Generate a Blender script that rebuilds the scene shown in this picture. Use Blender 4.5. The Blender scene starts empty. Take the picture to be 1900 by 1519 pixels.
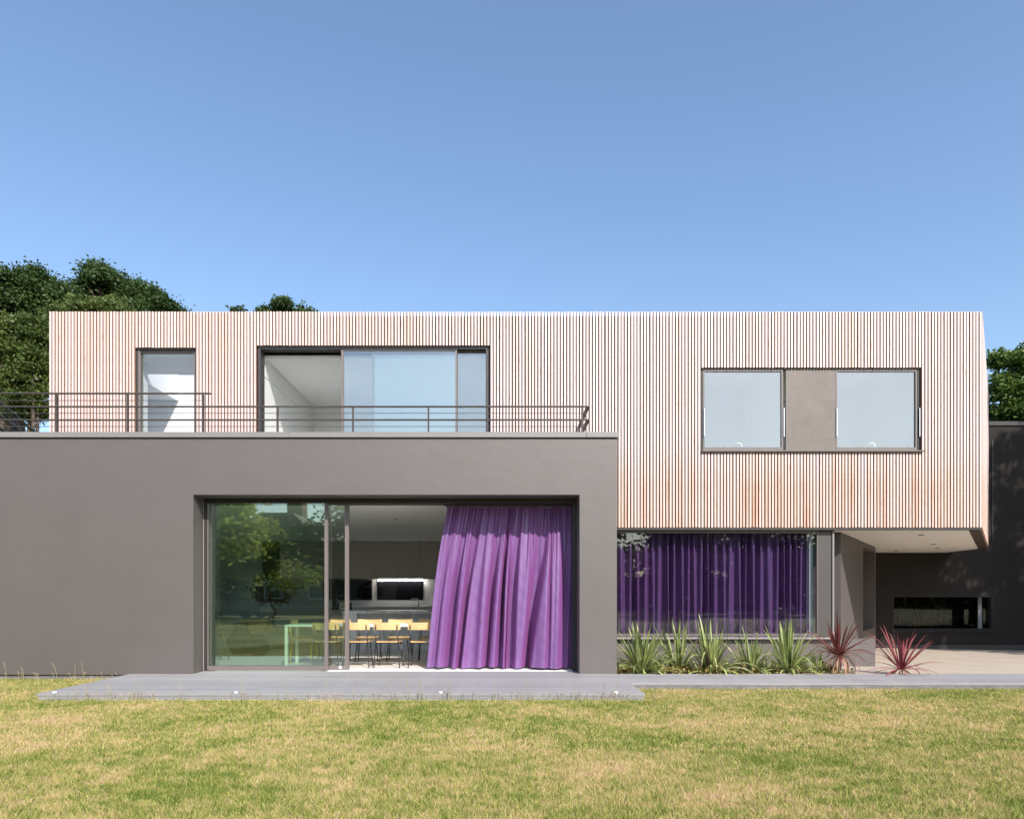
import bpy, math, random
import numpy as np
from mathutils import Vector, Matrix
random.seed(7); rng = np.random.default_rng(7)
sc = bpy.context.scene
COL = sc.collection
R = math.radians

# ------------------------------------------------------------------ camera, sky, sun, exposure
F, CX, HY, CD, EYE = 1267.0, 940.0, 1100.0, 11.02, 1.3
cam = bpy.data.cameras.new('camera'); cam.sensor_width = 36; cam.lens = 36*F/1900
cam.shift_x = (950-CX)/1900; cam.shift_y = (HY-759.5)/1900
cam.clip_end = 1500; cam.clip_start = 0.05
co = bpy.data.objects.new('camera', cam); COL.objects.link(co)
co.location = (0, -CD, EYE); co.rotation_euler = (R(90), 0, 0); sc.camera = co

SUN = Vector((0.45, -1.0, 0.93)).normalized()
SUN_EL = math.asin(SUN.z); SUN_ROT = math.atan2(SUN.x, SUN.y)
w = bpy.data.worlds.new('World'); sc.world = w; w.use_nodes = True
nt = w.node_tree; bgn = nt.nodes['Background']
sky = nt.nodes.new('ShaderNodeTexSky'); sky.sky_type = 'NISHITA'; sky.sun_disc = False
sky.sun_elevation = SUN_EL; sky.sun_rotation = SUN_ROT
sky.air_density = 1.15; sky.dust_density = 1.6; sky.ozone_density = 3.4; sky.altitude = 0
nt.links.new(sky.outputs[0], bgn.inputs[0]); bgn.inputs[1].default_value = 0.15
sl = bpy.data.lights.new('sun', 'SUN'); sl.energy = 4.15; sl.angle = R(0.53); sl.color = (1.0, 0.955, 0.89)
so = bpy.data.objects.new('sun', sl); COL.objects.link(so)
so.rotation_euler = SUN.to_track_quat('Z', 'Y').to_euler(); so.location = (8, -20, 22)
sc.view_settings.view_transform = 'Standard'; sc.view_settings.look = 'None'
sc.view_settings.gamma = 1; sc.view_settings.use_curve_mapping = False
sc.view_settings.exposure = 0.62
sc.cycles.use_denoising = True
sc.cycles.max_bounces = 10; sc.cycles.transparent_max_bounces = 24; sc.cycles.diffuse_bounces = 5
sc.cycles.sample_clamp_indirect = 6

def PX(px, y): return (px-CX)*(CD+y)/F            # pixel column of the 1900 px photograph -> metres at depth y
def PZ(py, y): return EYE+(HY-py)*(CD+y)/F

# ------------------------------------------------------------------ materials
def srgb(r, g, b):
    f = lambda c: (c/255/12.92) if c/255 <= .04045 else ((c/255+.055)/1.055)**2.4
    return (f(r), f(g), f(b), 1)
def newmat(name):
    m = bpy.data.materials.new(name); m.use_nodes = True
    return m, m.node_tree, m.node_tree.nodes['Principled BSDF']
def N(nt, t, **kw):
    n = nt.nodes.new(t)
    for k, v in kw.items():
        if hasattr(n, k): setattr(n, k, v)
        else: n.inputs[k.replace('_', ' ')].default_value = v
    return n
def mat(name, col, rough=.6, spec=.5, metal=0, var=.12, vs=3.0, bump=0, bs=60, coat=0, sheen=0, fine=0):
    """procedural base: colour broken up by two noises, optional fine relief"""
    m, nt, b = newmat(name)
    b.inputs['Roughness'].default_value = rough; b.inputs['Metallic'].default_value = metal
    b.inputs['Specular IOR Level'].default_value = spec
    if sheen: b.inputs['Sheen Weight'].default_value = sheen
    if coat: b.inputs['Coat Weight'].default_value = coat
    tc = N(nt, 'ShaderNodeTexCoord')
    n1 = N(nt, 'ShaderNodeTexNoise', Scale=vs, Detail=6.0, Roughness=.6)
    nt.links.new(tc.outputs['Object'], n1.inputs['Vector'])
    mr = N(nt, 'ShaderNodeMapRange'); mr.inputs[1].default_value = .3; mr.inputs[2].default_value = .7
    mr.inputs[3].default_value = 1-var; mr.inputs[4].default_value = 1+var
    nt.links.new(n1.outputs[0], mr.inputs[0])
    last = mr.outputs[0]
    if fine:
        n3 = N(nt, 'ShaderNodeTexNoise', Scale=fine, Detail=3.0)
        nt.links.new(tc.outputs['Object'], n3.inputs['Vector'])
        mr3 = N(nt, 'ShaderNodeMapRange'); mr3.inputs[1].default_value = .3; mr3.inputs[2].default_value = .7
        mr3.inputs[3].default_value = 1-var*1.6; mr3.inputs[4].default_value = 1+var*1.6
        nt.links.new(n3.outputs[0], mr3.inputs[0])
        mm = N(nt, 'ShaderNodeMath', operation='MULTIPLY'); nt.links.new(last, mm.inputs[0]); nt.links.new(mr3.outputs[0], mm.inputs[1])
        last = mm.outputs[0]
    vm = N(nt, 'ShaderNodeVectorMath', operation='SCALE'); vm.inputs[0].default_value = col[:3]
    nt.links.new(last, vm.inputs['Scale']); nt.links.new(vm.outputs[0], b.inputs['Base Color'])
    if bump:
        n2 = N(nt, 'ShaderNodeTexNoise', Scale=bs, Detail=5.0)
        nt.links.new(tc.outputs['Object'], n2.inputs['Vector'])
        bp = N(nt, 'ShaderNodeBump', Strength=bump, Distance=.004)
        nt.links.new(n2.outputs[0], bp.inputs['Height']); nt.links.new(bp.outputs[0], b.inputs['Normal'])
    return m

M = {}
def plaster():
    m = mat('grey_render', (.090, .074, .067), rough=.55, spec=1.0, var=.05, vs=1.1, bump=0)
    nt = m.node_tree; b = nt.nodes['Principled BSDF']; tc = N(nt, 'ShaderNodeTexCoord')
    a = N(nt, 'ShaderNodeTexNoise', Scale=230.0, Detail=3.0); c = N(nt, 'ShaderNodeTexNoise', Scale=5.0, Detail=4.0)
    for n in (a, c): nt.links.new(tc.outputs['Object'], n.inputs['Vector'])
    b1 = N(nt, 'ShaderNodeBump', Strength=.35, Distance=.002); b2 = N(nt, 'ShaderNodeBump', Strength=.28, Distance=.012)
    nt.links.new(a.outputs[0], b1.inputs['Height']); nt.links.new(c.outputs[0], b2.inputs['Height'])
    nt.links.new(b1.outputs[0], b2.inputs['Normal']); nt.links.new(b2.outputs[0], b.inputs['Normal'])
    return m
M['plaster'] = plaster()
M['rearplaster'] = mat('shaded_rear_render', (.032, .0275, .025), rough=.85, spec=.15, var=.08, vs=1.5, bump=.4, bs=200)  # grey render with the tree shade put into its colour
M['sidepanel'] = mat('side_panel_paint', (.070, .062, .056), rough=.5, spec=.4, var=.05)
M['metal'] = mat('grey_brown_metal', (.115, .095, .085), rough=.42, spec=.6, var=.06)
M['coping'] = mat('coping_metal', (.20, .185, .175), rough=.45, spec=.7, var=.05)
M['rail'] = mat('railing_paint', (.055, .044, .038), rough=.45, spec=.5, var=.06)
M['black'] = mat('black_membrane', (.018, .016, .016), rough=.8, spec=.2)
M['frame'] = mat('window_frame_paint', (.155, .13, .12), rough=.4, spec=.5, var=.05)
M['darkframe'] = mat('dark_frame_paint', (.045, .042, .042), rough=.45, spec=.5, var=.05)
M['panel'] = mat('fibre_panel', (.15, .125, .11), rough=.6, var=.1, vs=5, fine=40)
M['white'] = mat('white_wall_paint', (.78, .77, .75), rough=.7, var=.02)
M['soffit'] = mat('soffit_render', (.80, .76, .71), rough=.8, var=.02)
M['roomgrey'] = mat('warm_grey_wall', (.66, .64, .62), rough=.7, var=.03)
M['cab'] = mat('taupe_lacquer', (.55, .48, .45), rough=.45, var=.02)
M['counter'] = mat('pale_grey_counter', (.74, .76, .80), rough=.35, var=.03)
M['floor'] = mat('stone_floor', (.72, .67, .61), rough=.35, var=.08, vs=2)
M['fascia'] = mat('fascia_metal', (.03, .026, .024), rough=.5)
M['rust'] = mat('end_grain_timber', (.05, .028, .018), rough=.8, var=.4, vs=30)
M['lining'] = mat('dark_red_boards', (.045, .014, .008), rough=.6, var=.3, vs=10)
M['oak'] = mat('oak_ply', (.68, .43, .20), rough=.4, var=.12, vs=6)
M['steel'] = mat('black_steel', (.02, .02, .024), rough=.35, spec=.6)
M['yellow'] = mat('yellow_steel', (.80, .58, .03), rough=.35)
M['chrome'] = mat('chrome_wire', (.62, .62, .64), rough=.2, metal=1)
M['whitelac'] = mat('white_lacquer', (.82, .82, .80), rough=.3, var=.02)
M['navy'] = mat('navy_cloth', (.012, .03, .06), rough=.85, var=.2, bump=.3)
M['pot'] = mat('concrete_pot', (.28, .33, .33), rough=.7, var=.1, bump=.2)
M['soil'] = mat('dark_soil', (.06, .042, .03), rough=.95, var=.5, vs=12, bump=1, bs=30)
M['bark'] = mat('bark', (.09, .065, .045), rough=.9, var=.4, vs=8, bump=1, bs=25)
M['plinth'] = mat('plinth_block', (.16, .15, .145), rough=.9, var=.3, vs=6, bump=.6)
M['brick'] = mat('far_brick', (.20, .11, .08), rough=.9, var=.3, vs=6)
M['rooftile'] = mat('roof_tile', (.12, .08, .07), rough=.85, var=.3, vs=5)
M['carpaint'] = mat('car_paint', (.05, .055, .07), rough=.2, coat=1)
M['rubber'] = mat('rubber', (.02, .02, .02), rough=.8)
M['darkglass'] = mat('dark_glass', (.006, .006, .008), rough=.03, spec=.8, var=0)

def glass(name, tint, r0):
    m = bpy.data.materials.new(name); m.use_nodes = True; nt = m.node_tree; nt.nodes.clear()
    out = N(nt, 'ShaderNodeOutputMaterial'); mx = N(nt, 'ShaderNodeMixShader')
    tr = N(nt, 'ShaderNodeBsdfTransparent'); tr.inputs[0].default_value = (*tint, 1)
    gl = N(nt, 'ShaderNodeBsdfGlossy', Roughness=0.0); gl.inputs[0].default_value = (.97, .99, 1, 1)
    geo = N(nt, 'ShaderNodeNewGeometry'); dt = N(nt, 'ShaderNodeVectorMath', operation='DOT_PRODUCT')
    nt.links.new(geo.outputs['Incoming'], dt.inputs[0]); nt.links.new(geo.outputs['Normal'], dt.inputs[1])
    ab = N(nt, 'ShaderNodeMath', operation='ABSOLUTE'); nt.links.new(dt.outputs['Value'], ab.inputs[0])
    om = N(nt, 'ShaderNodeMath', operation='SUBTRACT', use_clamp=True); om.inputs[0].default_value = 1; nt.links.new(ab.outputs[0], om.inputs[1])
    pw = N(nt, 'ShaderNodeMath', operation='POWER'); pw.inputs[1].default_value = 5; nt.links.new(om.outputs[0], pw.inputs[0])
    mu = N(nt, 'ShaderNodeMath', operation='MULTIPLY_ADD', use_clamp=True); mu.inputs[1].default_value = 1-r0; mu.inputs[2].default_value = r0
    tc = N(nt, 'ShaderNodeTexCoord'); nz = N(nt, 'ShaderNodeTexNoise', Scale=1.3, Detail=1.0)
    bp = N(nt, 'ShaderNodeBump', Strength=.06, Distance=.01)
    nt.links.new(tc.outputs['Object'], nz.inputs['Vector']); nt.links.new(nz.outputs[0], bp.inputs['Height'])
    nt.links.new(bp.outputs[0], gl.inputs['Normal'])
    nt.links.new(pw.outputs[0], mu.inputs[0]); nt.links.new(mu.outputs[0], mx.inputs[0])
    nt.links.new(tr.outputs[0], mx.inputs[1]); nt.links.new(gl.outputs[0], mx.inputs[2])
    nt.links.new(mx.outputs[0], out.inputs[0])
    return m
M['glass_green'] = glass('green_tinted_glass', (.885, .95, .90), .11)
M['glass_sky'] = glass('solar_glass', (.91, .94, .92), .17)
M['glass_pale'] = glass('solar_glass', (.90, .92, .91), .155)
M['glass_clear'] = glass('clear_glass', (.95, .96, .96), .06)
M['glass_dim'] = glass('grey_glass', (.80, .84, .85), .08)
M['glass_low'] = glass('plain_glass', (.8, .8, .8), .03)

def timber():
    m, nt, b = newmat('weathered_larch')
    tc = N(nt, 'ShaderNodeTexCoord'); geo = N(nt, 'ShaderNodeNewGeometry'); oi = N(nt, 'ShaderNodeObjectInfo')
    # grain: noise stretched along z, offset per slat
    mp = N(nt, 'ShaderNodeMapping'); mp.inputs['Scale'].default_value = (55, 55, 1.6)
    nt.links.new(geo.outputs['Position'], mp.inputs['Vector'])
    g = N(nt, 'ShaderNodeTexNoise', Scale=1.0, Detail=5.0, Roughness=.65); nt.links.new(mp.outputs[0], g.inputs['Vector'])
    # slat to slat tone: cell noise in x only
    sx = N(nt, 'ShaderNodeSeparateXYZ'); nt.links.new(geo.outputs['Position'], sx.inputs[0])
    r = N(nt, 'ShaderNodeMath', operation='MULTIPLY'); r.inputs[1].default_value = 1/.05935
    nt.links.new(sx.outputs['X'], r.inputs[0])
    fl = N(nt, 'ShaderNodeMath', operation='FLOOR'); nt.links.new(r.outputs[0], fl.inputs[0])
    wn = N(nt, 'ShaderNodeTexWhiteNoise', noise_dimensions='1D'); nt.links.new(fl.outputs[0], wn.inputs['W'])
    # large weathering: low freq noise along x,z, stretched in z
    mp2 = N(nt, 'ShaderNodeMapping'); mp2.inputs['Scale'].default_value = (1.1, 1, .45)
    nt.links.new(geo.outputs['Position'], mp2.inputs['Vector'])
    lw = N(nt, 'ShaderNodeTexNoise', Scale=1.0, Detail=4.0, Roughness=.6); nt.links.new(mp2.outputs[0], lw.inputs['Vector'])
    # rain-sheltered, redder timber towards the lower edge
    low = N(nt, 'ShaderNodeMapRange'); low.inputs[1].default_value = 4.1; low.inputs[2].default_value = 3.3
    low.inputs[3].default_value = 0; low.inputs[4].default_value = .40
    nt.links.new(sx.outputs['Z'], low.inputs[0])
    def math(op, a, c=None, v=None):
        n = N(nt, 'ShaderNodeMath', operation=op); nt.links.new(a, n.inputs[0])
        if c is not None: nt.links.new(c, n.inputs[1])
        if v is not None: n.inputs[1].default_value = v
        return n.outputs[0]
    a1 = math('MULTIPLY', wn.outputs[0], v=.46)
    a2 = math('MULTIPLY', g.outputs[0], v=.9)
    a3 = math('MULTIPLY', lw.outputs[0], v=.75)
    s = math('ADD', math('ADD', a1, a2), a3); s = math('ADD', s, low.outputs[0]); s = math('SUBTRACT', s, v=.76)
    cr = N(nt, 'ShaderNodeValToRGB'); e = cr.color_ramp.elements
    e[0].position = 0.0; e[0].color = (.62, .505, .485, 1)
    e[1].position = 1.0; e[1].color = (.46, .26, .17, 1)
    k = cr.color_ramp.elements.new(.40); k.color = (.585, .445, .41, 1)
    k = cr.color_ramp.elements.new(.72); k.color = (.58, .40, .33, 1)
    nt.links.new(s, cr.inputs[0])
    # knots
    mp3 = N(nt, 'ShaderNodeMapping'); mp3.inputs['Scale'].default_value = (16.8, 1, 1.3)
    nt.links.new(geo.outputs['Position'], mp3.inputs['Vector'])
    vo = N(nt, 'ShaderNodeTexVoronoi', Scale=1.0); nt.links.new(mp3.outputs[0], vo.inputs['Vector'])
    kn = N(nt, 'ShaderNodeMapRange'); kn.inputs[1].default_value = .04; kn.inputs[2].default_value = .13
    kn.inputs[3].default_value = .75; kn.inputs[4].default_value = 0
    nt.links.new(vo.outputs['Distance'], kn.inputs[0])
    mx = N(nt, 'ShaderNodeMix', data_type='RGBA'); nt.links.new(kn.outputs[0], mx.inputs[0])
    nt.links.new(cr.outputs[0], mx.inputs[6]); mx.inputs[7].default_value = (.38, .15, .07, 1)
    nt.links.new(mx.outputs[2], b.inputs['Base Color'])
    b.inputs['Roughness'].default_value = .55; b.inputs['Specular IOR Level'].default_value = .6
    bp = N(nt, 'ShaderNodeBump', Strength=.25, Distance=.002)
    nt.links.new(g.outputs[0], bp.inputs['Height']); nt.links.new(bp.outputs[0], b.inputs['Normal'])
    return m
M['timber'] = timber()
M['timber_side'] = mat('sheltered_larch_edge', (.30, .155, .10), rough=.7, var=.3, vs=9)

def leafmat(name, c0, c1, trans=.35, scale=.5, rough=.5, island=True):
    m = bpy.data.materials.new(name); m.use_nodes = True; nt = m.node_tree; nt.nodes.clear()
    out = N(nt, 'ShaderNodeOutputMaterial'); geo = N(nt, 'ShaderNodeNewGeometry'); oi = N(nt, 'ShaderNodeObjectInfo')
    nz = N(nt, 'ShaderNodeTexNoise', Scale=scale, Detail=3.0); nt.links.new(geo.outputs['Position'], nz.inputs['Vector'])
    src = geo.outputs['Random Per Island'] if island else oi.outputs['Random']
    a = N(nt, 'ShaderNodeMath', operation='MULTIPLY'); a.inputs[1].default_value = .6; nt.links.new(src, a.inputs[0])
    mr = N(nt, 'ShaderNodeMapRange'); mr.inputs[1].default_value = .35; mr.inputs[2].default_value = .65
    mr.inputs[3].default_value = -.1; mr.inputs[4].default_value = .5; nt.links.new(nz.outputs[0], mr.inputs[0])
    s = N(nt, 'ShaderNodeMath', operation='ADD', use_clamp=True); nt.links.new(a.outputs[0], s.inputs[0]); nt.links.new(mr.outputs[0], s.inputs[1])
    mx = N(nt, 'ShaderNodeMix', data_type='RGBA'); nt.links.new(s.outputs[0], mx.inputs[0])
    mx.inputs[6].default_value = (*c0, 1); mx.inputs[7].default_value = (*c1, 1)
    p = N(nt, 'ShaderNodeBsdfPrincipled'); p.inputs['Roughness'].default_value = rough; nt.links.new(mx.outputs[2], p.inputs['Base Color'])
    p.inputs['Specular IOR Level'].default_value = .4
    t = N(nt, 'ShaderNodeBsdfTranslucent'); nt.links.new(mx.outputs[2], t.inputs[0])
    ms = N(nt, 'ShaderNodeMixShader'); ms.inputs[0].default_value = trans
    nt.links.new(p.outputs[0], ms.inputs[1]); nt.links.new(t.outputs[0], ms.inputs[2]); nt.links.new(ms.outputs[0], out.inputs[0])
    return m
M['oakleaf'] = leafmat('oak_leaves', (.022, .05, .012), (.075, .125, .03))
M['mapleleaf'] = leafmat('maple_leaves', (.06, .10, .02), (.16, .20, .05), .4)
M['ivyleaf'] = leafmat('laurel_leaves', (.04, .085, .018), (.13, .20, .035), .35)
M['yellowleaf'] = leafmat('willow_leaves', (.20, .26, .05), (.46, .48, .12), .6)
M['phorm'] = leafmat('flax_leaf', (.09, .14, .035), (.43, .47, .17), .25, 6, .35, False)
M['phormpale'] = leafmat('variegated_flax_leaf', (.30, .33, .13), (.62, .58, .34), .3, 6, .4, False)
M['phormdark'] = leafmat('bronze_flax_leaf', (.05, .03, .03), (.16, .10, .08), .2, 6, .35, False)
M['dry'] = leafmat('dry_leaf', (.35, .22, .10), (.60, .46, .26), .25, 6, .6, False)
M['red'] = leafmat('red_cordyline_leaf', (.17, .035, .042), (.40, .11, .12), .3, 6, .35, False)
M['maroon'] = leafmat('maroon_cordyline_leaf', (.09, .022, .025), (.26, .075, .06), .25, 6, .35, False)
M['tan'] = leafmat('tan_old_leaf', (.24, .12, .075), (.46, .27, .17), .2, 6, .6, False)
M['cover'] = leafmat('ground_cover_leaves', (.06, .10, .02), (.50, .36, .13), .3, 5)

def grassmat(name, blade):
    m, nt, b = newmat(name)
    geo = N(nt, 'ShaderNodeNewGeometry')
    mp = N(nt, 'ShaderNodeMapping'); mp.inputs['Scale'].default_value = (1, 1.25, 0); nt.links.new(geo.outputs['Position'], mp.inputs['Vector'])
    a = N(nt, 'ShaderNodeTexNoise', Scale=.55, Detail=4.0, Roughness=.6); c = N(nt, 'ShaderNodeTexNoise', Scale=4.6, Detail=8.0, Roughness=.72)
    for n in (a, c): nt.links.new(mp.outputs[0], n.inputs['Vector'])
    def math(op, x, y=None, v=None):
        n = N(nt, 'ShaderNodeMath', operation=op); nt.links.new(x, n.inputs[0])
        if y is not None: nt.links.new(y, n.inputs[1])
        if v is not None: n.inputs[1].default_value = v
        return n.outputs[0]
    s = math('ADD', math('MULTIPLY', a.outputs[0], v=2.1), math('MULTIPLY', c.outputs[0], v=3.0))
    if blade: s = math('ADD', s, math('MULTIPLY', geo.outputs['Random Per Island'], v=1.05)); s = math('SUBTRACT', s, v=2.62)
    else: s = math('SUBTRACT', s, v=2.1)
    # greener near the edge of the paving at right and along the deck
    cr = N(nt, 'ShaderNodeValToRGB'); e = cr.color_ramp.elements
    e[0].position = .12; e[0].color = (.15, .215, .038, 1); e[1].position = .95; e[1].color = (.66, .47, .29, 1)
    k = cr.color_ramp.elements.new(.36); k.color = (.38, .395, .082, 1)
    k = cr.color_ramp.elements.new(.58); k.color = (.56, .49, .165, 1)
    nt.links.new(s, cr.inputs[0]); b.inputs['Roughness'].default_value = .75; b.inputs['Specular IOR Level'].default_value = .25
    if blade:
        nt.links.new(cr.outputs[0], b.inputs['Base Color'])
        t = N(nt, 'ShaderNodeBsdfTranslucent'); nt.links.new(cr.outputs[0], t.inputs[0])
        ms = N(nt, 'ShaderNodeMixShader'); ms.inputs[0].default_value = .3; out = nt.nodes['Material Output']
        nt.links.new(b.outputs[0], ms.inputs[1]); nt.links.new(t.outputs[0], ms.inputs[2]); nt.links.new(ms.outputs[0], out.inputs[0])
    else:
        vm = N(nt, 'ShaderNodeVectorMath', operation='SCALE'); vm.inputs['Scale'].default_value = .52  # turf colour darkened to stand for shade between the blades
        nt.links.new(cr.outputs[0], vm.inputs[0]); nt.links.new(vm.outputs[0], b.inputs['Base Color'])
        n2 = N(nt, 'ShaderNodeTexNoise', Scale=70.0, Detail=4.0); bp = N(nt, 'ShaderNodeBump', Strength=1.0, Distance=.03)
        nt.links.new(geo.outputs['Position'], n2.inputs['Vector']); nt.links.new(n2.outputs[0], bp.inputs['Height']); nt.links.new(bp.outputs[0], b.inputs['Normal'])
    return m
M['grass'] = grassmat('grass_blades', True); M['turf'] = grassmat('turf', False)

def curtainmat(name, col, trans):
    m = mat(name, col, rough=.42, spec=.5, var=.06, vs=4, sheen=.12)
    nt = m.node_tree; b = nt.nodes['Principled BSDF']; b.inputs['Sheen Tint'].default_value = (1, .4, .8, 1)
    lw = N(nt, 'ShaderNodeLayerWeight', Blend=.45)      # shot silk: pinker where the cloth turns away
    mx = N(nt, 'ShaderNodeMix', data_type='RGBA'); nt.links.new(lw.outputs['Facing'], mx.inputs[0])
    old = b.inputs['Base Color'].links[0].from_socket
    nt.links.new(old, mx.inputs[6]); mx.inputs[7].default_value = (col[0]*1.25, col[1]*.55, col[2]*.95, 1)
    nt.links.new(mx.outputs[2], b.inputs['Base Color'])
    t = N(nt, 'ShaderNodeBsdfTranslucent'); t.inputs[0].default_value = (col[0]*1.1, col[1]*.5, col[2], 1)
    ms = N(nt, 'ShaderNodeMixShader'); ms.inputs[0].default_value = trans; out = nt.nodes['Material Output']
    nt.links.new(b.outputs[0], ms.inputs[1]); nt.links.new(t.outputs[0], ms.inputs[2]); nt.links.new(ms.outputs[0], out.inputs[0])
    return m
M['curtain'] = curtainmat('purple_silk', (.175, .088, .232), .0)

def deckmat():
    m = mat('grey_deck_board', (.27, .262, .265), rough=.6, spec=.5, var=.07, vs=2, fine=0)
    nt = m.node_tree; b = nt.nodes['Principled BSDF']; geo = N(nt, 'ShaderNodeNewGeometry'); oi = N(nt, 'ShaderNodeObjectInfo')
    mp = N(nt, 'ShaderNodeMapping'); mp.inputs['Scale'].default_value = (1.2, 60, 60); nt.links.new(geo.outputs['Position'], mp.inputs['Vector'])
    n = N(nt, 'ShaderNodeTexNoise', Scale=1.0, Detail=5.0); nt.links.new(mp.outputs[0], n.inputs['Vector'])
    mr = N(nt, 'ShaderNodeMapRange'); mr.inputs[1].default_value = .3; mr.inputs[2].default_value = .7; mr.inputs[3].default_value = .86; mr.inputs[4].default_value = 1.12
    nt.links.new(n.outputs[0], mr.inputs[0])
    mr2 = N(nt, 'ShaderNodeMapRange'); mr2.inputs[3].default_value = .92; mr2.inputs[4].default_value = 1.08; nt.links.new(oi.outputs['Random'], mr2.inputs[0])
    mm = N(nt, 'ShaderNodeMath', operation='MULTIPLY'); nt.links.new(mr.outputs[0], mm.inputs[0]); nt.links.new(mr2.outputs[0], mm.inputs[1])
    old = b.inputs['Base Color'].links[0].from_socket
    vm = N(nt, 'ShaderNodeVectorMath', operation='SCALE'); nt.links.new(old, vm.inputs[0]); nt.links.new(mm.outputs[0], vm.inputs['Scale'])
    nt.links.new(vm.outputs[0], b.inputs['Base Color'])
    return m
M['deck'] = deckmat()
M['gravel'] = mat('resin_gravel', (.40, .34, .28), rough=.85, spec=.2, var=.07, vs=1.5, bump=.8, bs=160, fine=120)
M['earth'] = mat('far_ground', (.12, .13, .05), rough=.95, var=.3, vs=.2)
def emit(name, col, st):
    m, nt, b = newmat(name); b.inputs['Emission Color'].default_value = (*col, 1); b.inputs['Emission Strength'].default_value = st
    nz = N(nt, 'ShaderNodeTexNoise', Scale=8.0); nt.links.new(nz.outputs[0], b.inputs['Roughness']); return m
M['led'] = emit('strip_light', (1, .95, .88), 22.0)

# ------------------------------------------------------------------ mesh helpers
def walls(mb, name, m, parent):
    """every box of the builder becomes a wall of its own"""
    for k in range(0, len(mb.v), 8):
        w_ = MB(); w_.v = mb.v[k:k+8]; w_.f = [(0, 2, 3, 1), (4, 5, 7, 6), (0, 1, 5, 4), (2, 6, 7, 3), (0, 4, 6, 2), (1, 3, 7, 5)]; w_.build(name, m, parent)
class MB:
    def __init__(s): s.v = []; s.f = []
    def add(s, vs, fs):
        o = len(s.v); s.v += [tuple(v) for v in vs]; s.f += [tuple(i+o for i in f) for f in fs]; return s
    def box(s, x0, x1, y0, y1, z0, z1):
        vs = [(x, y, z) for z in (z0, z1) for y in (y0, y1) for x in (x0, x1)]
        return s.add(vs, [(0, 2, 3, 1), (4, 5, 7, 6), (0, 1, 5, 4), (2, 6, 7, 3), (0, 4, 6, 2), (1, 3, 7, 5)])
    def cbox(s, x0, x1, y0, y1, z0, z1, c=.004):
        """box with chamfered edges along the front and back outline"""
        vs = []; fs = []
        def ring(y, i): return [(x0+i, y, z0+i), (x1-i, y, z0+i), (x1-i, y, z1-i), (x0+i, y, z1-i)]
        rs = [ring(y0, c), ring(y0+c, 0), ring(y1-c, 0), ring(y1, c)]
        for r in rs: vs += r
        fs.append((0, 1, 2, 3)); fs.append((15, 14, 13, 12))
        for k in range(3):
            for i in range(4):
                a = 4*k+i; b = 4*k+(i+1) % 4; fs.append((a, a+4, b+4, b))
        return s.add(vs, fs)
    def prism_xz(s, poly, y0, y1):
        n = len(poly); vs = [(x, y0, z) for x, z in poly]+[(x, y1, z) for x, z in poly]
        return s.add(vs, [tuple(range(n)), tuple(range(2*n-1, n-1, -1))]+[(i, i+n, (i+1) % n+n, (i+1) % n) for i in range(n)])
    def prism_xy(s, poly, z0, z1):
        n = len(poly); vs = [(x, y, z0) for x, y in poly]+[(x, y, z1) for x, y in poly]
        return s.add(vs, [tuple(range(n-1, -1, -1)), tuple(range(n, 2*n))]+[(i, (i+1) % n, (i+1) % n+n, i+n) for i in range(n)])
    def beam(s, p0, p1, w, h, up=(0, 0, 1)):
        p0 = Vector(p0); p1 = Vector(p1); d = (p1-p0).normalized(); up = Vector(up)
        if abs(d.dot(up)) > .98: up = Vector((0, 1, 0))
        a = d.cross(up).normalized()*w/2; b = a.cross(d).normalized()*h/2
        vs = [p+q for p in (p0, p1) for q in (-a-b, a-b, a+b, -a+b)]
        return s.add(vs, [(0, 3, 2, 1), (4, 5, 6, 7), (0, 1, 5, 4), (1, 2, 6, 5), (2, 3, 7, 6), (3, 0, 4, 7)])
    def tube(s, pts, r, n=8, cap=True):
        pts = [Vector(p) for p in pts]; rr = r if hasattr(r, '__len__') else [r]*len(pts); vs = []; fs = []
        ref = Vector((0.31, .9, .2))
        for i, p in enumerate(pts):
            d = (pts[min(i+1, len(pts)-1)]-pts[max(i-1, 0)]).normalized()
            a = d.cross(ref)
            if a.length < .1: a = d.cross(Vector((1, 0, 0)))
            a.normalize(); b = d.cross(a)
            vs += [p+(a*math.cos(2*math.pi*k/n)+b*math.sin(2*math.pi*k/n))*rr[i] for k in range(n)]
        for i in range(len(pts)-1):
            for k in range(n):
                fs.append((i*n+k, i*n+(k+1) % n, (i+1)*n+(k+1) % n, (i+1)*n+k))
        if cap: fs += [tuple(range(n-1, -1, -1)), tuple(range((len(pts)-1)*n, len(pts)*n))]
        return s.add(vs, fs)
    def lathe(s, prof, n=24, c=(0, 0)):
        vs = [(c[0]+r*math.cos(2*math.pi*k/n), c[1]+r*math.sin(2*math.pi*k/n), z) for r, z in prof for k in range(n)]
        fs = [(i*n+k, i*n+(k+1) % n, (i+1)*n+(k+1) % n, (i+1)*n+k) for i in range(len(prof)-1) for k in range(n)]
        return s.add(vs, fs)
    def mesh(s, name, m, smooth=False):
        me = bpy.data.meshes.new(name); me.from_pydata(s.v, [], s.f); me.materials.append(m)
        if smooth: me.shade_smooth()
        me.update(); return me
    def build(s, name, m, parent=None, loc=(0, 0, 0), smooth=False, **props):
        return ob(name, s.mesh(name, m, smooth), parent, loc, **props)
def ob(name, me, parent=None, loc=(0, 0, 0), **props):
    o = bpy.data.objects.new(name, me); COL.objects.link(o); o.parent = parent; o.location = loc
    for k, v in props.items(): o[k] = v
    return o
def thing(name, label, cat, loc=(0, 0, 0), rz=0, group=None):
    o = ob(name, None, None, loc, label=label, category=cat); o.rotation_euler = (0, 0, rz)
    if group: o['group'] = group
    return o
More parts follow.
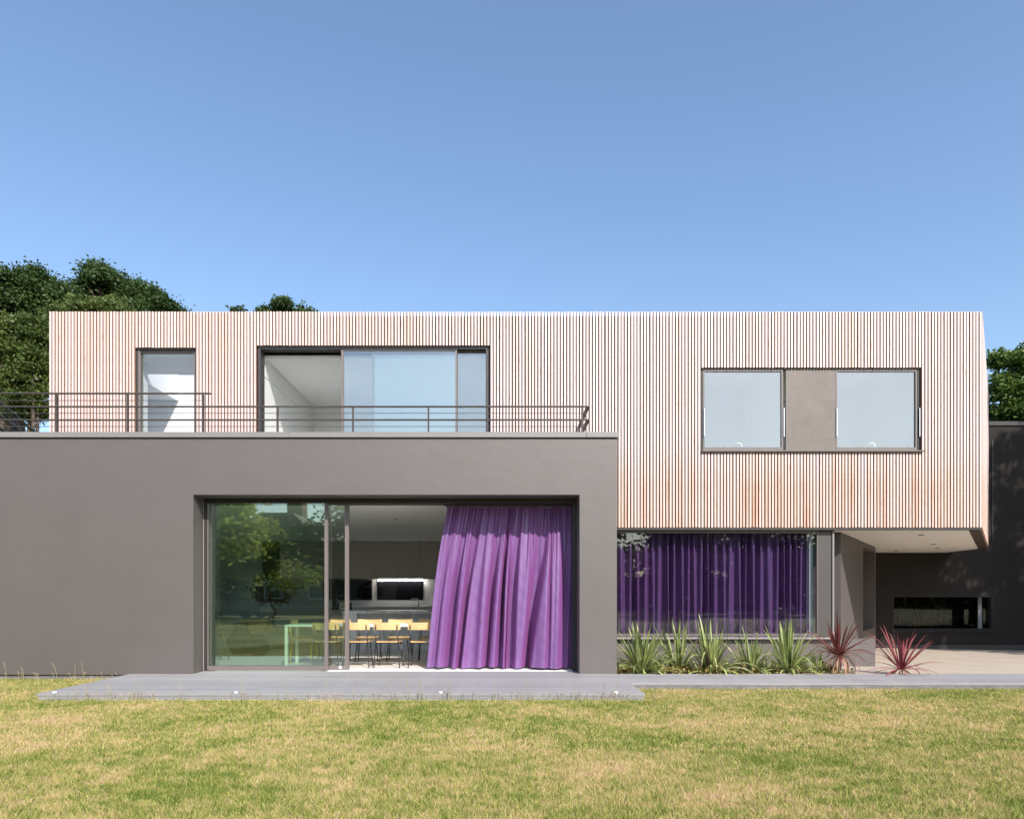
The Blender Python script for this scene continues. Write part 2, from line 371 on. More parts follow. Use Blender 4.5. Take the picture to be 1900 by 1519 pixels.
def dup(root, loc, rz=None, label=None, scale=None):
    def cp(o, par):
        c = o.copy(); COL.objects.link(c); c.parent = par
        for ch in list(o.children): cp(ch, c)
        return c
    r = cp(root, None); r.location = loc
    if rz is not None: r.rotation_euler = (0, 0, rz)
    if label: r['label'] = label
    if scale: r.scale = scale
    return r
def bevel(o, wd=.004, seg=1):
    b = o.modifiers.new('bevel', 'BEVEL'); b.width = wd; b.segments = seg; b.limit_method = 'ANGLE'; return o
B = lambda *a: MB().box(*a)

# ------------------------------------------------------------------ ground, lawn, paving
B(-500, 500, -500, 500, -1.2, -.7).build('ground', M['earth'], kind='structure')
lawn = MB(); LZ = -.095
lawn.prism_xy([(-60, -80), (60, -80), (60, -1.05), (1.7, -1.05), (1.7, .3), (-30, .3), (-30, 20), (-60, 20)], -.5, LZ)
lawn_o = lawn.build('lawn', M['turf'], kind='structure')
lawn2 = MB(); lawn2.prism_xy([(1.71, -1.06), (60, -1.06), (60, -.02), (4.4, -.02), (4.4, 2.6), (1.71, 2.6)], -.5, -.10)
lawn2.build('planting_bed', M['soil'], kind='structure')
# grass blades
def make_grass():
    pts = []
    def scatter(n, x0, x1, y0, y1, test):
        x = rng.uniform(x0, x1, n); y = rng.uniform(y0, y1, n); k = test(x, y); pts.append(np.stack([x[k], y[k]], 1))
    hw = lambda y: .78*(CD+y)+2.2
    scatter(880000, -7.2, 7.2, -7.45, -5.0, lambda x, y: abs(x) < hw(y))
    scatter(660000, -10, 10, -5.0, -2.18, lambda x, y: abs(x) < hw(y))
    edge = lambda y: -6.10
    scatter(100000, -13, -6.02, -2.2, .25, lambda x, y: x < -6.06-.03*(y+2.2)+0*x)
    scatter(80000, 1.85, 14, -2.2, -1.12, lambda x, y: x > 1.80)
    p = np.concatenate(pts)
    # patchy density: tufts
    n = len(p)
    h = rng.gamma(6, .0043, n).clip(.012, .07); d = CD+p[:, 1]
    wd = np.where(d > 6, .0038, .0028)*rng.uniform(.7, 1.4, n)
    an = rng.uniform(0, 2*np.pi, n); la = rng.uniform(0, 2*np.pi, n); lean = rng.uniform(.2, 1.3, n)*h
    ax = np.cos(an)*wd/2; ay = np.sin(an)*wd/2; lx = np.cos(la)*lean; ly = np.sin(la)*lean
    z0 = np.full(n, LZ-.002)
    V = np.zeros((n, 5, 3), np.float32)
    V[:, 0] = np.stack([p[:, 0]-ax, p[:, 1]-ay, z0], 1); V[:, 1] = np.stack([p[:, 0]+ax, p[:, 1]+ay, z0], 1)
    V[:, 2] = np.stack([p[:, 0]+ax*.8+lx*.35, p[:, 1]+ay*.8+ly*.35, z0+h*.6], 1); V[:, 3] = np.stack([p[:, 0]-ax*.8+lx*.35, p[:, 1]-ay*.8+ly*.35, z0+h*.6], 1)
    V[:, 4] = np.stack([p[:, 0]+lx, p[:, 1]+ly, z0+h], 1)
    V = V.reshape(-1, 3); base = np.arange(n)[:, None]*5
    loops = np.concatenate([base+np.array([[0, 1, 2, 3]]), base+np.array([[3, 2, 4]])], 1).reshape(-1)
    ls = (np.arange(n)[:, None]*7+np.array([[0, 4]])).reshape(-1); lt = np.tile([4, 3], n)
    return npmesh('grass', V, loops, ls, lt, M['grass'])
def npmesh(name, V, loops, ls, lt, m, smooth=False):
    me = bpy.data.meshes.new(name); me.vertices.add(len(V)); me.vertices.foreach_set('co', np.ascontiguousarray(V, np.float32).reshape(-1))
    me.loops.add(len(loops)); me.loops.foreach_set('vertex_index', loops.astype(np.int32))
    me.polygons.add(len(ls)); me.polygons.foreach_set('loop_start', ls.astype(np.int32)); me.polygons.foreach_set('loop_total', lt.astype(np.int32))
    me.materials.append(m); me.update(calc_edges=True); me.validate()
    if smooth: me.shade_smooth()
    return me
ob('grass', make_grass(), kind='stuff')

# deck and path made of boards
deck = ob('deck', None, kind='structure')
DX0, DX1 = -6.08, 1.79
bw = .1435; y = -2.165; i = 0
me_cache = {}
def plank(x0, x1, y0, z, parent, name='plank'):
    key = (round(x0, 2), round(x1, 2))
    if key not in me_cache: me_cache[key] = MB().box(x0, x1, 0, bw-.005, -.028, 0).mesh('plank', M['deck'])
    return ob(name, me_cache[key], parent, (0, y0, z))
while y < -.01:
    x1 = DX1 if y < -1.12 else None
    z = random.uniform(-.0012, .0012)
    xr = DX1 if y < -1.12 else 1.7905
    j = -2.1 if i % 2 else -3.4
    plank(DX0-.012*(i % 3 == 0), j-.002, y, z, deck); plank(j+.002, DX1, y, z, deck)
    y += bw; i += 1
# continues under the door recess
while y < .40:
    plank(-5.055, 1.17, y, 0, deck); y += bw
fas = MB().box(DX0+.01, DX1-.01, -2.150, -2.120, -.16, -.030); fas.build('fascia_board', M['deck'], deck)
for k, (z0, z1) in enumerate(((-.062, -.034), (-.094, -.066))):
    B(DX0+.005, DX1-.005, -2.158, -2.151, z0, z1).build('fascia_strip', M['deck'], deck)
B(DX0+.02, DX1-.02, -2.12, .45, -.12, -.034).build('joist_frame', M['black'], deck)
B(DX0+.0, DX0+.03, -2.118, -.02, -.16, -.031).build('side_board', M['deck'], deck)
path = ob('path', None, kind='structure')
pm = {}
y = -1.12; i = 0
while y < -.06:
    for (a, b_) in ((1.7955, 5.2+(i % 2)*1.3), (5.204+(i % 2)*1.3, 14.0)):
        z = -.004
        o = MB().box(a, b_, 0, bw-.004, -.028, 0).build('plank', M['deck'], path, (0, y, z))
    y += bw; i += 1
B(1.80, 14, -1.125, -.01, -.3, -.036).build('joist_frame', M['plinth'], path)

# white spot lamps let into the deck edge
spot = thing('deck_light', '', 'deck light', (0, 0, 0), 0, 'small round lights along the front edge of the deck')
MB().lathe([(0, .012), (.020, .012), (.030, .006), (.034, 0)], 16).build('lens', M['whitelac'], spot, smooth=True)
MB().lathe([(.034, .0005), (.040, .004), (.043, .004), (.044, 0)], 16).build('rim', M['chrome'], spot, smooth=True)
for k, (px, lb) in enumerate(((101, 'white deck light at the far left corner of the grey deck'), (438, 'white deck light at the deck edge below the tall glass pane'),
                  (818, 'white deck light at the deck edge below the left hem of the purple curtain'), (1143, 'white deck light near the right corner of the grey deck'))):
    loc = (PX(px, -2.08), -2.08, .001)
    if k == 0: spot.location = loc; spot['label'] = lb
    else: dup(spot, loc, label=lb)

# resin gravel drive, falling gently to the right and to the back
def drive():
    f = lambda x, y: -.014-.018*max(x-5.5, 0)-.0195*y
    nx, ny = 30, 14; vs = []; fs = []
    for j in range(ny+1):
        for i in range(nx+1):
            x = 4.41+i*(32-4.41)/nx; y = -.02+j*(9.0+.02)/ny
            if j == 0: y += .10*math.sin(max(0, x-5)*.35)*-.6
            vs.append((x, y, f(x, y)))
    for j in range(ny):
        for i in range(nx): a = j*(nx+1)+i; fs.append((a, a+1, a+nx+2, a+nx+1))
    MB().add(vs, fs).build('driveway', M['gravel'], kind='structure')
drive()

# ------------------------------------------------------------------ the house
house = thing('house', 'modern two storey house with grey render below and pale vertical timber slats above', 'house', (0, 0, 0))
H = house
OX0, OX1, OZ = -5.06, 1.174, 2.883
BX1, BZ = 1.782, 3.80
blk = MB().prism_xz([(-14, -.02), (OX0, -.02), (OX0, OZ), (OX1, OZ), (OX1, -.02), (BX1, -.02), (BX1, BZ), (-14, BZ)], 0, .385)
blk.box(1.50, BX1, .386, 1.78, -.05, 3.79)
bevel(blk.build('rendered_wall', M['plaster'], H), .006)
B(-14, 1.16, .03, .383, -.2, -.022).build('plinth', M['plinth'], H)
B(-10.1, 1.49, .386, 12, 3.0, 3.55).build('terrace_slab', M['black'], H)
for a, b_ in ((-14, -8.21), (-8.205, -3.5), (-3.496, PX(1088, 0)), (PX(1088, 0)+.004, BX1+.03)):
    bevel(MB().box(a, b_, -.035, .40, BZ+.006, 3.892).build('coping', M['coping'], H), .003)
B(1.62, 6.9, 1.76, 1.80, -.2, PZ(1182, 1.76)-.03).build('rendered_wall', M['plaster'], H)

# timber storey
TY = 1.65; TZ0, TZ1 = 2.52, 6.52; TX0, TX1 = -8.50, 8.83
FL = [(8.83, 1.65), (12.72, 7.0), (12.95, 9.0)]
# openings (x0,x1,z0,z1)
W1 = (PX(250, TY), PX(362, TY), 3.60, PZ(645, TY))
W2 = (PX(477, TY), PX(906, TY), 3.60, PZ(641, TY))
W3 = (PX(1303, TY), PX(1709, TY), PZ(838, TY), PZ(682, TY))
tw = MB(); ya, yb = 1.71, 1.80
def wallstrip(x0, x1, z0, z1): tw.box(x0, x1, ya, yb, z0, z1)
LZ0 = 3.56
wallstrip(TX0+.01, W1[0], LZ0, TZ1-.06); wallstrip(W1[0], W1[1], W1[3], TZ1-.06); wallstrip(W1[0], W1[1], LZ0, W1[2])
wallstrip(W1[1], W2[0], LZ0, TZ1-.06); wallstrip(W2[0], W2[1], W2[3], TZ1-.06); wallstrip(W2[0], W2[1], LZ0, W2[2])
wallstrip(W2[1], 1.7819, LZ0, TZ1-.06); wallstrip(1.7821, W3[0], TZ0, TZ1-.06); wallstrip(W3[0], W3[1], W3[3], TZ1-.06); wallstrip(W3[0], W3[1], TZ0, W3[2]); wallstrip(W3[1], TX1-.02, TZ0, TZ1-.06)
# flared side wall backing
tw.prism_xy([(8.81, 1.72), (12.67, 7.02), (12.9, 9.0), (12.8, 9.0), (12.57, 7.1), (8.71, 1.80)], TZ0, TZ1-.06)
tw.box(TX0+.01, TX0+.1, 1.801, 9, LZ0, TZ1-.06)
timber_wall = tw.build('timber_wall', M['black'], H)
# roof with a rooflight hole over the bathroom
rf = MB(); RZ0, RZ1 = 6.36, 6.455
SKX0, SKX1, SKY0, SKY1 = -7.6, -5.75, 2.85, 4.78
rf.box(TX0+.11, SKX0, 1.801, 8.9, RZ0, RZ1); rf.box(SKX0, SKX1, 1.801, SKY0, RZ0, RZ1); rf.box(SKX0, SKX1, SKY1, 8.9, RZ0, RZ1)
rf.prism_xy([(SKX1, 1.801), (8.7, 1.801), (12.56, 7.1), (12.79, 8.9), (SKX1, 8.9)], RZ0, RZ1)
rf.build('roof', M['black'], H)
# slats
pitch = (TX1-TX0)/292; sw = .0392
slat_cache = {}
def chamfer_slat(L):
    k = round(L, 3)
    if k not in slat_cache:
        m = MB(); w_, d_, c = sw, .054, .003
        pl = [(-w_/2+c, 0), (w_/2-c, 0), (w_/2, c), (w_/2, d_), (-w_/2, d_), (-w_/2, c)]
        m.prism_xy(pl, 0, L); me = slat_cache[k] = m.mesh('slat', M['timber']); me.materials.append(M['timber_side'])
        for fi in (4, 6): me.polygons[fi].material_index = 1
    return slat_cache[k]
pieces = []
for i in range(292):
    x = TX0+(i+.5)*pitch
    inside = lambda W: W[0]-.01 < x < W[1]+.01
    zb = TZ0 if x > BX1-.3 else 3.62
    if inside(W1): pieces.append((x, W1[3]+.005, TZ1))
    elif inside(W2): pieces.append((x, W2[3]+.005, TZ1))
    elif inside(W3): pieces += [(x, W3[3]+.005, TZ1), (x, TZ0, W3[2]-.012)]
    else: pieces.append((x, zb, TZ1))
pieces.sort(key=lambda p: -(p[2]-max(p[1], 3.9 if p[0] < BX1 else p[1])))
for x, z0, z1 in pieces[:300]:
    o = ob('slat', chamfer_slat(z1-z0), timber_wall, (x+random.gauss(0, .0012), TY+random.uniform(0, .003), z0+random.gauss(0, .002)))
    o.rotation_euler = (0, random.gauss(0, .0004), 0)
rest = MB()
def add_slat(m, x, y, z0, z1, ang=0):
    w_, d_, c = sw, .054, .003; ca, sa = math.cos(ang), math.sin(ang)
    pl = [(-w_/2+c, 0), (w_/2-c, 0), (w_/2, c), (w_/2, d_), (-w_/2, d_), (-w_/2, c)]
    m.prism_xy([(x+a*ca-b*sa, y+a*sa+b*ca) for a, b in pl], z0, z1)
for x, z0, z1 in pieces[300:]: add_slat(rest, x+random.gauss(0, .0012), TY+random.uniform(0, .003), z0, z1)
for (p, q) in ((FL[0], FL[1]), (FL[1], FL[2])):
    L = math.dist(p, q); n = int(L/pitch); ang = math.atan2(q[1]-p[1], q[0]-p[0])
    for k in range(n):
        t = (k+.6)/n; xx = p[0]+(q[0]-p[0])*t; yy = p[1]+(q[1]-p[1])*t
        add_slat(rest, xx+.0*math.sin(ang), yy, TZ0, TZ1-.0*t, ang)
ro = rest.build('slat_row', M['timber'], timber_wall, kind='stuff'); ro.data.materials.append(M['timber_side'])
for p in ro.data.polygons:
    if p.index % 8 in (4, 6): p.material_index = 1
# fascia strip under the slats and soffit
fm = MB(); fm.box(1.79, 8.80, 1.655, 1.757, 2.474, 2.515)
fm.build('fascia', M['fascia'], H)
fm = MB(); fm.prism_xy([(8.80, 1.66), (12.70, 7.02), (12.93, 8.77), (12.72, 8.77), (12.50, 7.07), (8.58, 1.66)], 2.474, 2.516)
fm.build('fascia', M['rust'], H)
MB().prism_xy([(1.79, 1.758), (8.645, 1.758), (12.49, 7.075), (12.71, 8.77), (1.79, 8.77)], 2.474, 2.512).build('soffit', M['soffit'], H)
for px, py in ((1709, 992), (1732, 1009), (1740, 1016), (1663, 1021)):
    s_ = (HY-py)/(2.472-EYE); d = F/s_; x = (px-CX)/s_
    dl = MB().lathe([(.0, 2.468), (.035, 2.468), (.045, 2.4735), (.055, 2.4735), (.055, 2.465), (.04, 2.462), (.0, 2.462)], 14, (x, d-CD))
    dl.build('downlight', M['fascia'], H)

# window units ------------------------------------------------------
def frame_ring(m, x0, x1, z0, z1, y0, y1, t, bottom=None):
    b_ = t if bottom is None else bottom
    m.box(x0, x0+t, y0, y1, z0, z1); m.box(x1-t, x1, y0, y1, z0, z1)
    m.box(x0+t, x1-t, y0, y1, z1-t, z1)
    if b_ > 0: m.box(x0+t, x1-t, y0, y1, z0, z0+b_)
# small left window
wd = MB(); frame_ring(wd, W1[0], W1[1], W1[2], W1[3], 1.706, 1.86, .028, .03)
win1 = wd.build('window', M['darkframe'], H, label='tall narrow window at the left end of the timber storey')
a = MB(); frame_ring(a, W1[0]+.030, W1[1]-.030, W1[2]+.032, W1[3]-.030, 1.735, 1.80, .03)
a.box(W1[0]+.029, W1[0]+.075, 1.712, 1.734, W1[2]+.03, W1[3]-.031)
a.build('frame', M['frame'], win1)
B(W1[0]+.061, W1[1]-.061, 1.765, 1.771, W1[2]+.063, W1[3]-.061).build('pane', M['glass_clear'], win1)
# slider
wd = MB(); frame_ring(wd, W2[0], W2[1], W2[2], W2[3], 1.706, 1.92, .045, .04)
win2 = wd.build('sliding_door', M['darkframe'], H, label='wide upper sliding door standing open at its left side')
def leaf(x0, x1, y, parent, tl, tr, g, z0=3.645, z1=None, th=.05, cm='frame'):
    z1 = z1 or W2[3]-.048; m = MB()
    m.box(x0, x0+tl, y, y+th, z0, z1); m.box(x1-tr, x1, y, y+th, z0, z1)
    m.box(x0+tl, x1-tr, y, y+th, z1-.018, z1); m.box(x0+tl, x1-tr, y, y+th, z0, z0+.05)
    m.build('frame', M[cm], parent)
    B(x0+tl+.001, x1-tr-.001, y+.022, y+.028, z0+.051, z1-.019).build('pane', M[g], parent)
yA = 1.72
leaf(PX(633, yA), PX(848, yA), yA, win2, .045, .03, 'glass_sky')
leaf(PX(689, yA), PX(903, yA), yA+.08, win2, .03, .02, 'glass_sky')
# right hand double window with blank panel between
wd = MB(); frame_ring(wd, W3[0], W3[1], W3[2], W3[3], 1.706, 1.80, .022)
win3 = wd.build('window', M['darkframe'], H, label='double upper window either side of a blank grey panel')
for (a0, a1) in ((1306, 1455), (1553, 1705)):
    x0, x1 = PX(a0, TY), PX(a1, TY); z0, z1 = W3[2]+.04, W3[3]-.024
    a = MB(); a.box(x0, x0+.028, 1.70, 1.76, z0, z1); a.box(x1-.03, x1, 1.70, 1.76, z0, z1)
    a.box(x0+.028, x1-.03, 1.70, 1.76, z1-.03, z1); a.box(x0+.028, x1-.03, 1.70, 1.76, z0, z0+.055)
    a.build('frame', M['frame'], win3)
    B(x0+.0281, x1-.0301, 1.727, 1.733, z0+.0551, z1-.0301).build('pane', M['glass_pale'], win3)
for a0 in (1306.5, 1454.5, 1552.5, 1706):      # pull handles half way up the casements
    x = PX(a0, 1.69); B(x-.008, x+.008, 1.675, 1.692, PZ(810, 1.69), PZ(757, 1.69)).build('handle', M['chrome'], win3)
B(PX(1458, 1.7), PX(1551, 1.7), 1.70, 1.745, W3[2]+.03, W3[3]-.023).build('panel', M['panel'], win3)
bevel(B(W3[0]-.02, W3[1]+.03, 1.60, 1.70, W3[2]-.006, W3[2]+.021).build('sill', M['metal'], win3), .003)

# ground floor picture window on the right
GZ0, GZ1 = PZ(1177, 1.76), 2.472
gx1 = PX(1518, 1.76)
wd = MB(); wd.box(1.60, gx1, 1.758, 1.82, GZ0-.03, GZ0+.02); wd.box(1.783, gx1, 1.758, 1.82, GZ1-.045, GZ1-.0); wd.box(gx1-.022, gx1, 1.758, 1.82, GZ0+.02, GZ1-.045)
win4 = wd.build('window', M['metal'], H, label='long ground floor picture window with drawn purple curtains')
B(1.60, gx1-.0225, 1.785, 1.793, GZ0+.0201, GZ1-.0451).build('pane', M['glass_dim'], win4)
bevel(B(1.785, PX(1549, 1.7), 1.66, 1.757, GZ0-.085, GZ0-.045).build('sill', M['coping'], win4), .012, 3)
B(gx1+.001, PX(1543.5, 1.76), 1.758, 1.80, GZ0-.03, GZ1-.001).build('side_panel', M['sidepanel'], win4)
B(PX(1543.8, 1.75), PX(1547, 1.75), 1.73, 1.80, GZ0-.044, GZ1-.001).build('edge_trim', M['coping'], win4)
B(gx1-.10, gx1-.03, 1.9, 2.3, 0, GZ1-.001).build('column', M['white'], H)
# angled entrance wall with recess
E0, E1 = Vector((6.42, 2.10)), Vector((9.43, 6.43)); ed = (E1-E0).normalized(); en = Vector((-ed.y, ed.x))
def along(t, off=0): p = E0+ed*t+en*off; return (p.x, p.y)
L = (E1-E0).length
t0, t1 = 3.02, L-.18
aw = MB(); aw.prism_xy([along(0), along(t0), along(t0, .5), along(0, .5)], -.4, 2.473)
aw.prism_xy([along(t0), along(t1), along(t1, .5), along(t0, .5)], -.4, .43)
aw.prism_xy([along(t1), along(L), along(L, .5), along(t1, .5)], -.4, 2.473)
aw.prism_xy([along(t0, .40), along(t1, .40), along(t1, .5), along(t0, .5)], .431, 2.473)
aw.prism_xy([along(t0, -.0), along(t1, -.0), along(t1, .399), along(t0, .399)], 2.35, 2.473)
aw.build('entrance_wall', M['plaster'], H)
B(9.43-.3, 9.43, 6.46, 8.77, -.6, 2.472).build('entrance_wall', M['plaster'], H)
B(PX(1549, 2.5), 6.42, 2.5, 2.56, -.2, 2.472).build('recess_wall', M['darkframe'], H)
B(6.02, 6.40, 1.81, 1.87, -.1, 2.472).build('door_post', M['metal'], H) if False else None

# rear wing wall with strip window
RY = 8.78
rx0, rx1 = PX(1655, RY), PX(1842, RY); rz0, rz1 = PZ(1169, RY), PZ(1104, RY)
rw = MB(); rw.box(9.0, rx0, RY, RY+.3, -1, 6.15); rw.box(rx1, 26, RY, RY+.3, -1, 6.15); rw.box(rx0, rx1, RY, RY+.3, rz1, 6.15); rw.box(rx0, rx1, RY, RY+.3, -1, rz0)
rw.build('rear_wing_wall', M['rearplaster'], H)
B(9.0, 26, RY-.04, RY+.34, 6.152, 6.27).build('coping', M['darkframe'], H)
B(9.45, 26, RY-.035, RY-.001, -1, -.20).build('plinth', M['darkframe'], H)
B(PX(1840, RY), PX(1842.0, RY), RY-.02, RY-.002, PZ(1004, RY), PZ(818, RY)).build('downpipe', M['darkframe'], H)
M['stripframe'] = mat('strip_window_frame', (.02, .019, .019), rough=.6, spec=.3)
wd = MB(); frame_ring(wd, rx0+.001, rx1-.001, rz0+.001, rz1-.001, RY-.01, RY+.2, .05)
wd.box(rx0-.03, rx1+.03, RY-.05, RY-.011, rz0-.06, rz0-.01)
win5 = wd.build('window', M['stripframe'], H, label='low horizontal strip window in the shaded rear wall')
B(rx0+.051, rx1-.051, RY+.1, RY+.106, rz0+.051, rz1-.051).build('pane', M['glass_low'], win5)
B(rx1-.25, rx1-.14, RY+.25, RY+.28, rz0+.05, rz1-.05).build('blind', M['counter'], win5)
# what the strip window shows: a red-brown timber lined room
rm = MB(); rm.box(rx0-1.5, rx1+1.5, RY+2.6, RY+2.7, -1, 2.6); rm.box(rx0-1.5, rx1+1.5, RY+.31, RY+2.6, 2.5, 2.6); rm.box(rx0-1.5, rx1+1.5, RY+.31, RY+2.6, -1, -.9)
rm.box(rx0-1.6, rx0-1.5, RY+.31, RY+2.7, -1, 2.6); rm.box(rx1+1.5, rx1+1.6, RY+.31, RY+2.7, -1, 2.6)
walls(rm, 'room_wall', M['rust'], H)
for k in range(44):
    x = rx0-.4+k*.085
    B(x, x+.06, RY+2.54, RY+2.599, -.9, 2.49).build('lining_board', M['lining'], H)
for (p, q) in (((rx1-.9, rz0), (rx1-.3, rz1+.2)), ((rx1-.9, rz1), (rx1-.2, rz0-.1)), ((rx1-1.1, rz0+.32), (rx1+.2, rz0+.32))):
    MB().beam((p[0], RY+1.5, p[1]), (q[0], RY+1.5, q[1]), .07, .07, (0, 1, 0)).build('brace', M['bark'], H)

# terrace railing: flat bar rails, thin rods, flat posts
rail_y = .35
railing = MB().beam((-8.63, rail_y, 4.62), (PX(391, rail_y), rail_y, 4.62), .055, .018).build('railing', M['rail'], H)
def rbar(p, q, w_=.055, h_=.018, nm='rail'): MB().beam(p, q, w_, h_).build(nm, M['rail'], railing)
xe = PX(377, rail_y); xr = PX(1094, rail_y)
rbar((-8.63, rail_y, 4.40), (xr, rail_y, 4.403)); rbar((-8.63, rail_y, 4.18), (xr, rail_y, 4.183))
rbar((-8.63, rail_y, 4.505), (xe, rail_y, 4.505), .009, .009, 'rod')
for z in (4.292, 4.072): rbar((-8.63, rail_y, z), (xr-.03, rail_y, z), .009, .009, 'rod')
for px, zt in ((105, 4.61), (237, 4.61), (377, 4.61), (515, 4.395), (655, 4.395), (795, 4.395), (1080, 4.395)):
    x = PX(px, rail_y); B(x-.013, x+.013, rail_y-.02, rail_y+.02, 3.5, zt-.011).build('post', M['rail'], railing)
B(-8.65, -8.61, rail_y-.02, rail_y+.02, 3.5, 4.6).build('post', M['rail'], railing)
for z in (4.62, 4.40, 4.18): rbar((-8.63, rail_y, z), (-9.95, 3.6, z), .075, .02)
for z in (4.505, 4.29): rbar((-8.63, rail_y, z), (-9.95, 3.6, z), .009, .009, 'rod')
B(-9.24, -9.17, 1.75, 1.82, 3.5, 4.6).build('post', M['rail'], railing)
for z in (4.40, 4.18): rbar((xr-.028, rail_y, z), (xr-.028, 1.64, z), .06, .02)
for z in (4.292, 4.072): rbar((xr-.05, rail_y, z), (xr-.05, 1.64, z), .009, .009, 'rod')

# ------------------------------------------------------------------ ground floor sliding door
fy = .386
head = MB(); head.box(OX0+.001, OX1-.001, fy, fy+.34, OZ-.075, OZ-.002)
head.box(OX0+.001, OX0+.055, fy, fy+.34, -.01, OZ-.0755); head.box(OX1-.075, OX1-.001, fy, fy+.34, -.01, OZ-.0755)
door = head.build('sliding_door', M['fascia'], H, label='large ground floor sliding door pushed open towards the left')
DZ1 = OZ-.078
def gleaf(x0, x1, y, tl, tr, b_):
    m = MB(); m.box(x0, x0+tl, y, y+.06, .012, DZ1); m.box(x1-tr, x1, y, y+.06, .012, DZ1); m.box(x0+tl, x1-tr, y, y+.06, .012, .012+b_)
    m.build('frame', M['frame'], door); B(x0+tl+.001, x1-tr-.001, y+.026, y+.034, .013+b_, DZ1-.001).build('pane', M['glass_green'], door)
gleaf(OX0+.057, PX(608, fy), fy+.005, .012, .055, .07)
gleaf(OX0+.06, PX(647, fy+.1), fy+.10, .02, .065, .07)
MB().lathe([(0, 0), (.022, 0), (.026, -.004), (.026, -.01)], 16).build('handle', M['whitelac'], door, (PX(629, fy), fy+.098, .055)).rotation_euler = (R(-90), 0, 0)
B(PX(608, fy)+.001, OX1-.076, fy, fy+.33, -.02, .008).build('threshold', M['whitelac'], door)
B(PX(824, .62), OX1-.076, .60, .66, OZ-.095, OZ-.0755).build('curtain_track', M['darkframe'], door)

# ------------------------------------------------------------------ rooms
fl = ob('room_floor', MB().box(-9.5, 1.5, .7165, 12, -.05, .0).mesh('room_floor', M['floor']), H)
tile = MB().box(0, .897, 0, .597, 0, .006).mesh('floor_tile', M['floor'])
for j in range(6):
    for i in range(7):
        ob('floor_tile', tile, fl, (-5.0+i*.9, .7175+j*.6, .0))
rm = MB(); rm.box(-9.6, 1.5, 10.6, 10.7, 0, 2.9); rm.box(-9.6, -9.5, .387, 1.8, 0, 2.9); rm.box(-9.6, -9.5, 9.2, 10.6, 0, 2.9); rm.box(1.40, 1.498, .73, 10.6, 0, 2.9)
walls(rm, 'room_wall', M['roomgrey'], H)
B(-9.5, OX0, .387, .45, 0, 2.89).build('room_wall', M['white'], H)
B(-9.6, 1.498, .728, 10.7, 2.88, 2.95).build('room_ceiling', M['white'], H)
for px, py in ((735, 962), (800, 997), (781, 1003)):
    s_ = (HY-py)/(2.878-EYE); MB().lathe([(.0, 2.874), (.05, 2.874), (.06, 2.879)], 14, ((px-CX)/s_, F/s_-CD)).build('downlight', M['coping'], H)
B(PX(381, .8), PX(391, .8), .80, .95, .01, 2.879).build('column', M['whitelac'], H)
sw_ = MB(); frame_ring(sw_, 1.801, 9.199, .01, 2.87, 0, .08, .06)  # out of view side opening, added so sky light fills the room
for yy in (4.3, 6.7): sw_.box(yy, yy+.06, 0, .08, .07, 2.81)
so_ = sw_.build('window', M['frame'], H, label='unseen side opening added to let sky light into the ground floor room'); so_.rotation_euler = (0, 0, R(90)); so_.location = (-9.5, 0, 0)
# room behind drawn curtains
rm = MB(); rm.box(1.502, 6.2, 5.0, 5.1, 0, 2.47); rm.box(6.2, 6.3, 2.57, 5.1, 0, 2.47); rm.box(1.79, 6.2, 1.83, 5.0, -.05, 0)
walls(rm, 'room_wall', M['roomgrey'], H)
# bathroom behind the small window, lit by the rooflight
rm = MB(); rm.box(-8.38, -5.2, 4.8, 4.9, 3.6, 6.36); rm.box(-8.39, -8.3, 1.801, 4.8, 3.6, 6.36); rm.box(-5.3, -5.2, 1.801, 4.8, 3.6, 6.36)
rm.box(-8.3, -5.3, 1.861, 4.8, 3.55, 3.6)
rm.box(-8.3, -5.3, 1.801, SKY0, 5.74, 5.80); rm.box(-8.3, SKX0, SKY0, 4.8, 5.74, 5.80); rm.box(SKX1, -5.3, SKY0, 4.8, 5.74, 5.80)
rm.box(SKX0-.05, SKX0, SKY0, 4.8, 5.801, 6.355); rm.box(SKX1, SKX1+.05, SKY0, 4.8, 5.801, 6.355); rm.box(SKX0, SKX1, SKY0-.05, SKY0, 5.801, 6.355)
rm.box(PX(255, 1.87), PX(255, 1.87)+.02, 1.87, 2.2, 3.6, 5.74)
walls(rm, 'bathroom_wall', M['white'], H)
# bedroom behind the upper slider
rm = MB(); rm.box(-4.75, .4, 5.4, 5.5, 3.6, 5.75); rm.box(-4.75, -4.62, 1.921, 5.4, 3.6, 5.75); rm.box(.3, .4, 1.921, 5.4, 3.6, 5.75)
walls(rm, 'bedroom_wall', M['white'], H)
B(-4.75, .4, 1.921, 5.5, 5.7505, 5.80).build('bedroom_ceiling', M['white'], H)
B(-4.75, .4, 1.921, 5.5, 3.55, 3.599).build('bedroom_floor', M['counter'], H)
for k in range(3): B(-4.619, -4.595, 1.95+k*1.0, 2.94+k*1.0, 3.61, 5.40).build('wardrobe_door', M['white'], H)
B(-4.619, -4.59, 1.95, 4.94, 5.41, 5.745).build('wardrobe_door', M['white'], H)
# two rooms behind the right hand window
rm = MB(); rm.box(2.9, 8.0, 4.2, 4.3, 3.6, 5.9); rm.box(2.9, 3.0, 1.801, 4.2, 3.6, 5.9); rm.box(7.9, 8.0, 1.801, 4.2, 3.6, 5.9); rm.box(5.3, 5.4, 1.801, 4.2, 3.6, 5.9)
rm.box(3.0, 7.9, 1.801, 4.2, 5.9, 5.95); rm.box(3.0, 7.9, 1.801, 4.2, 3.55, 3.6)
walls(rm, 'upper_room_wall', M['white'], H)

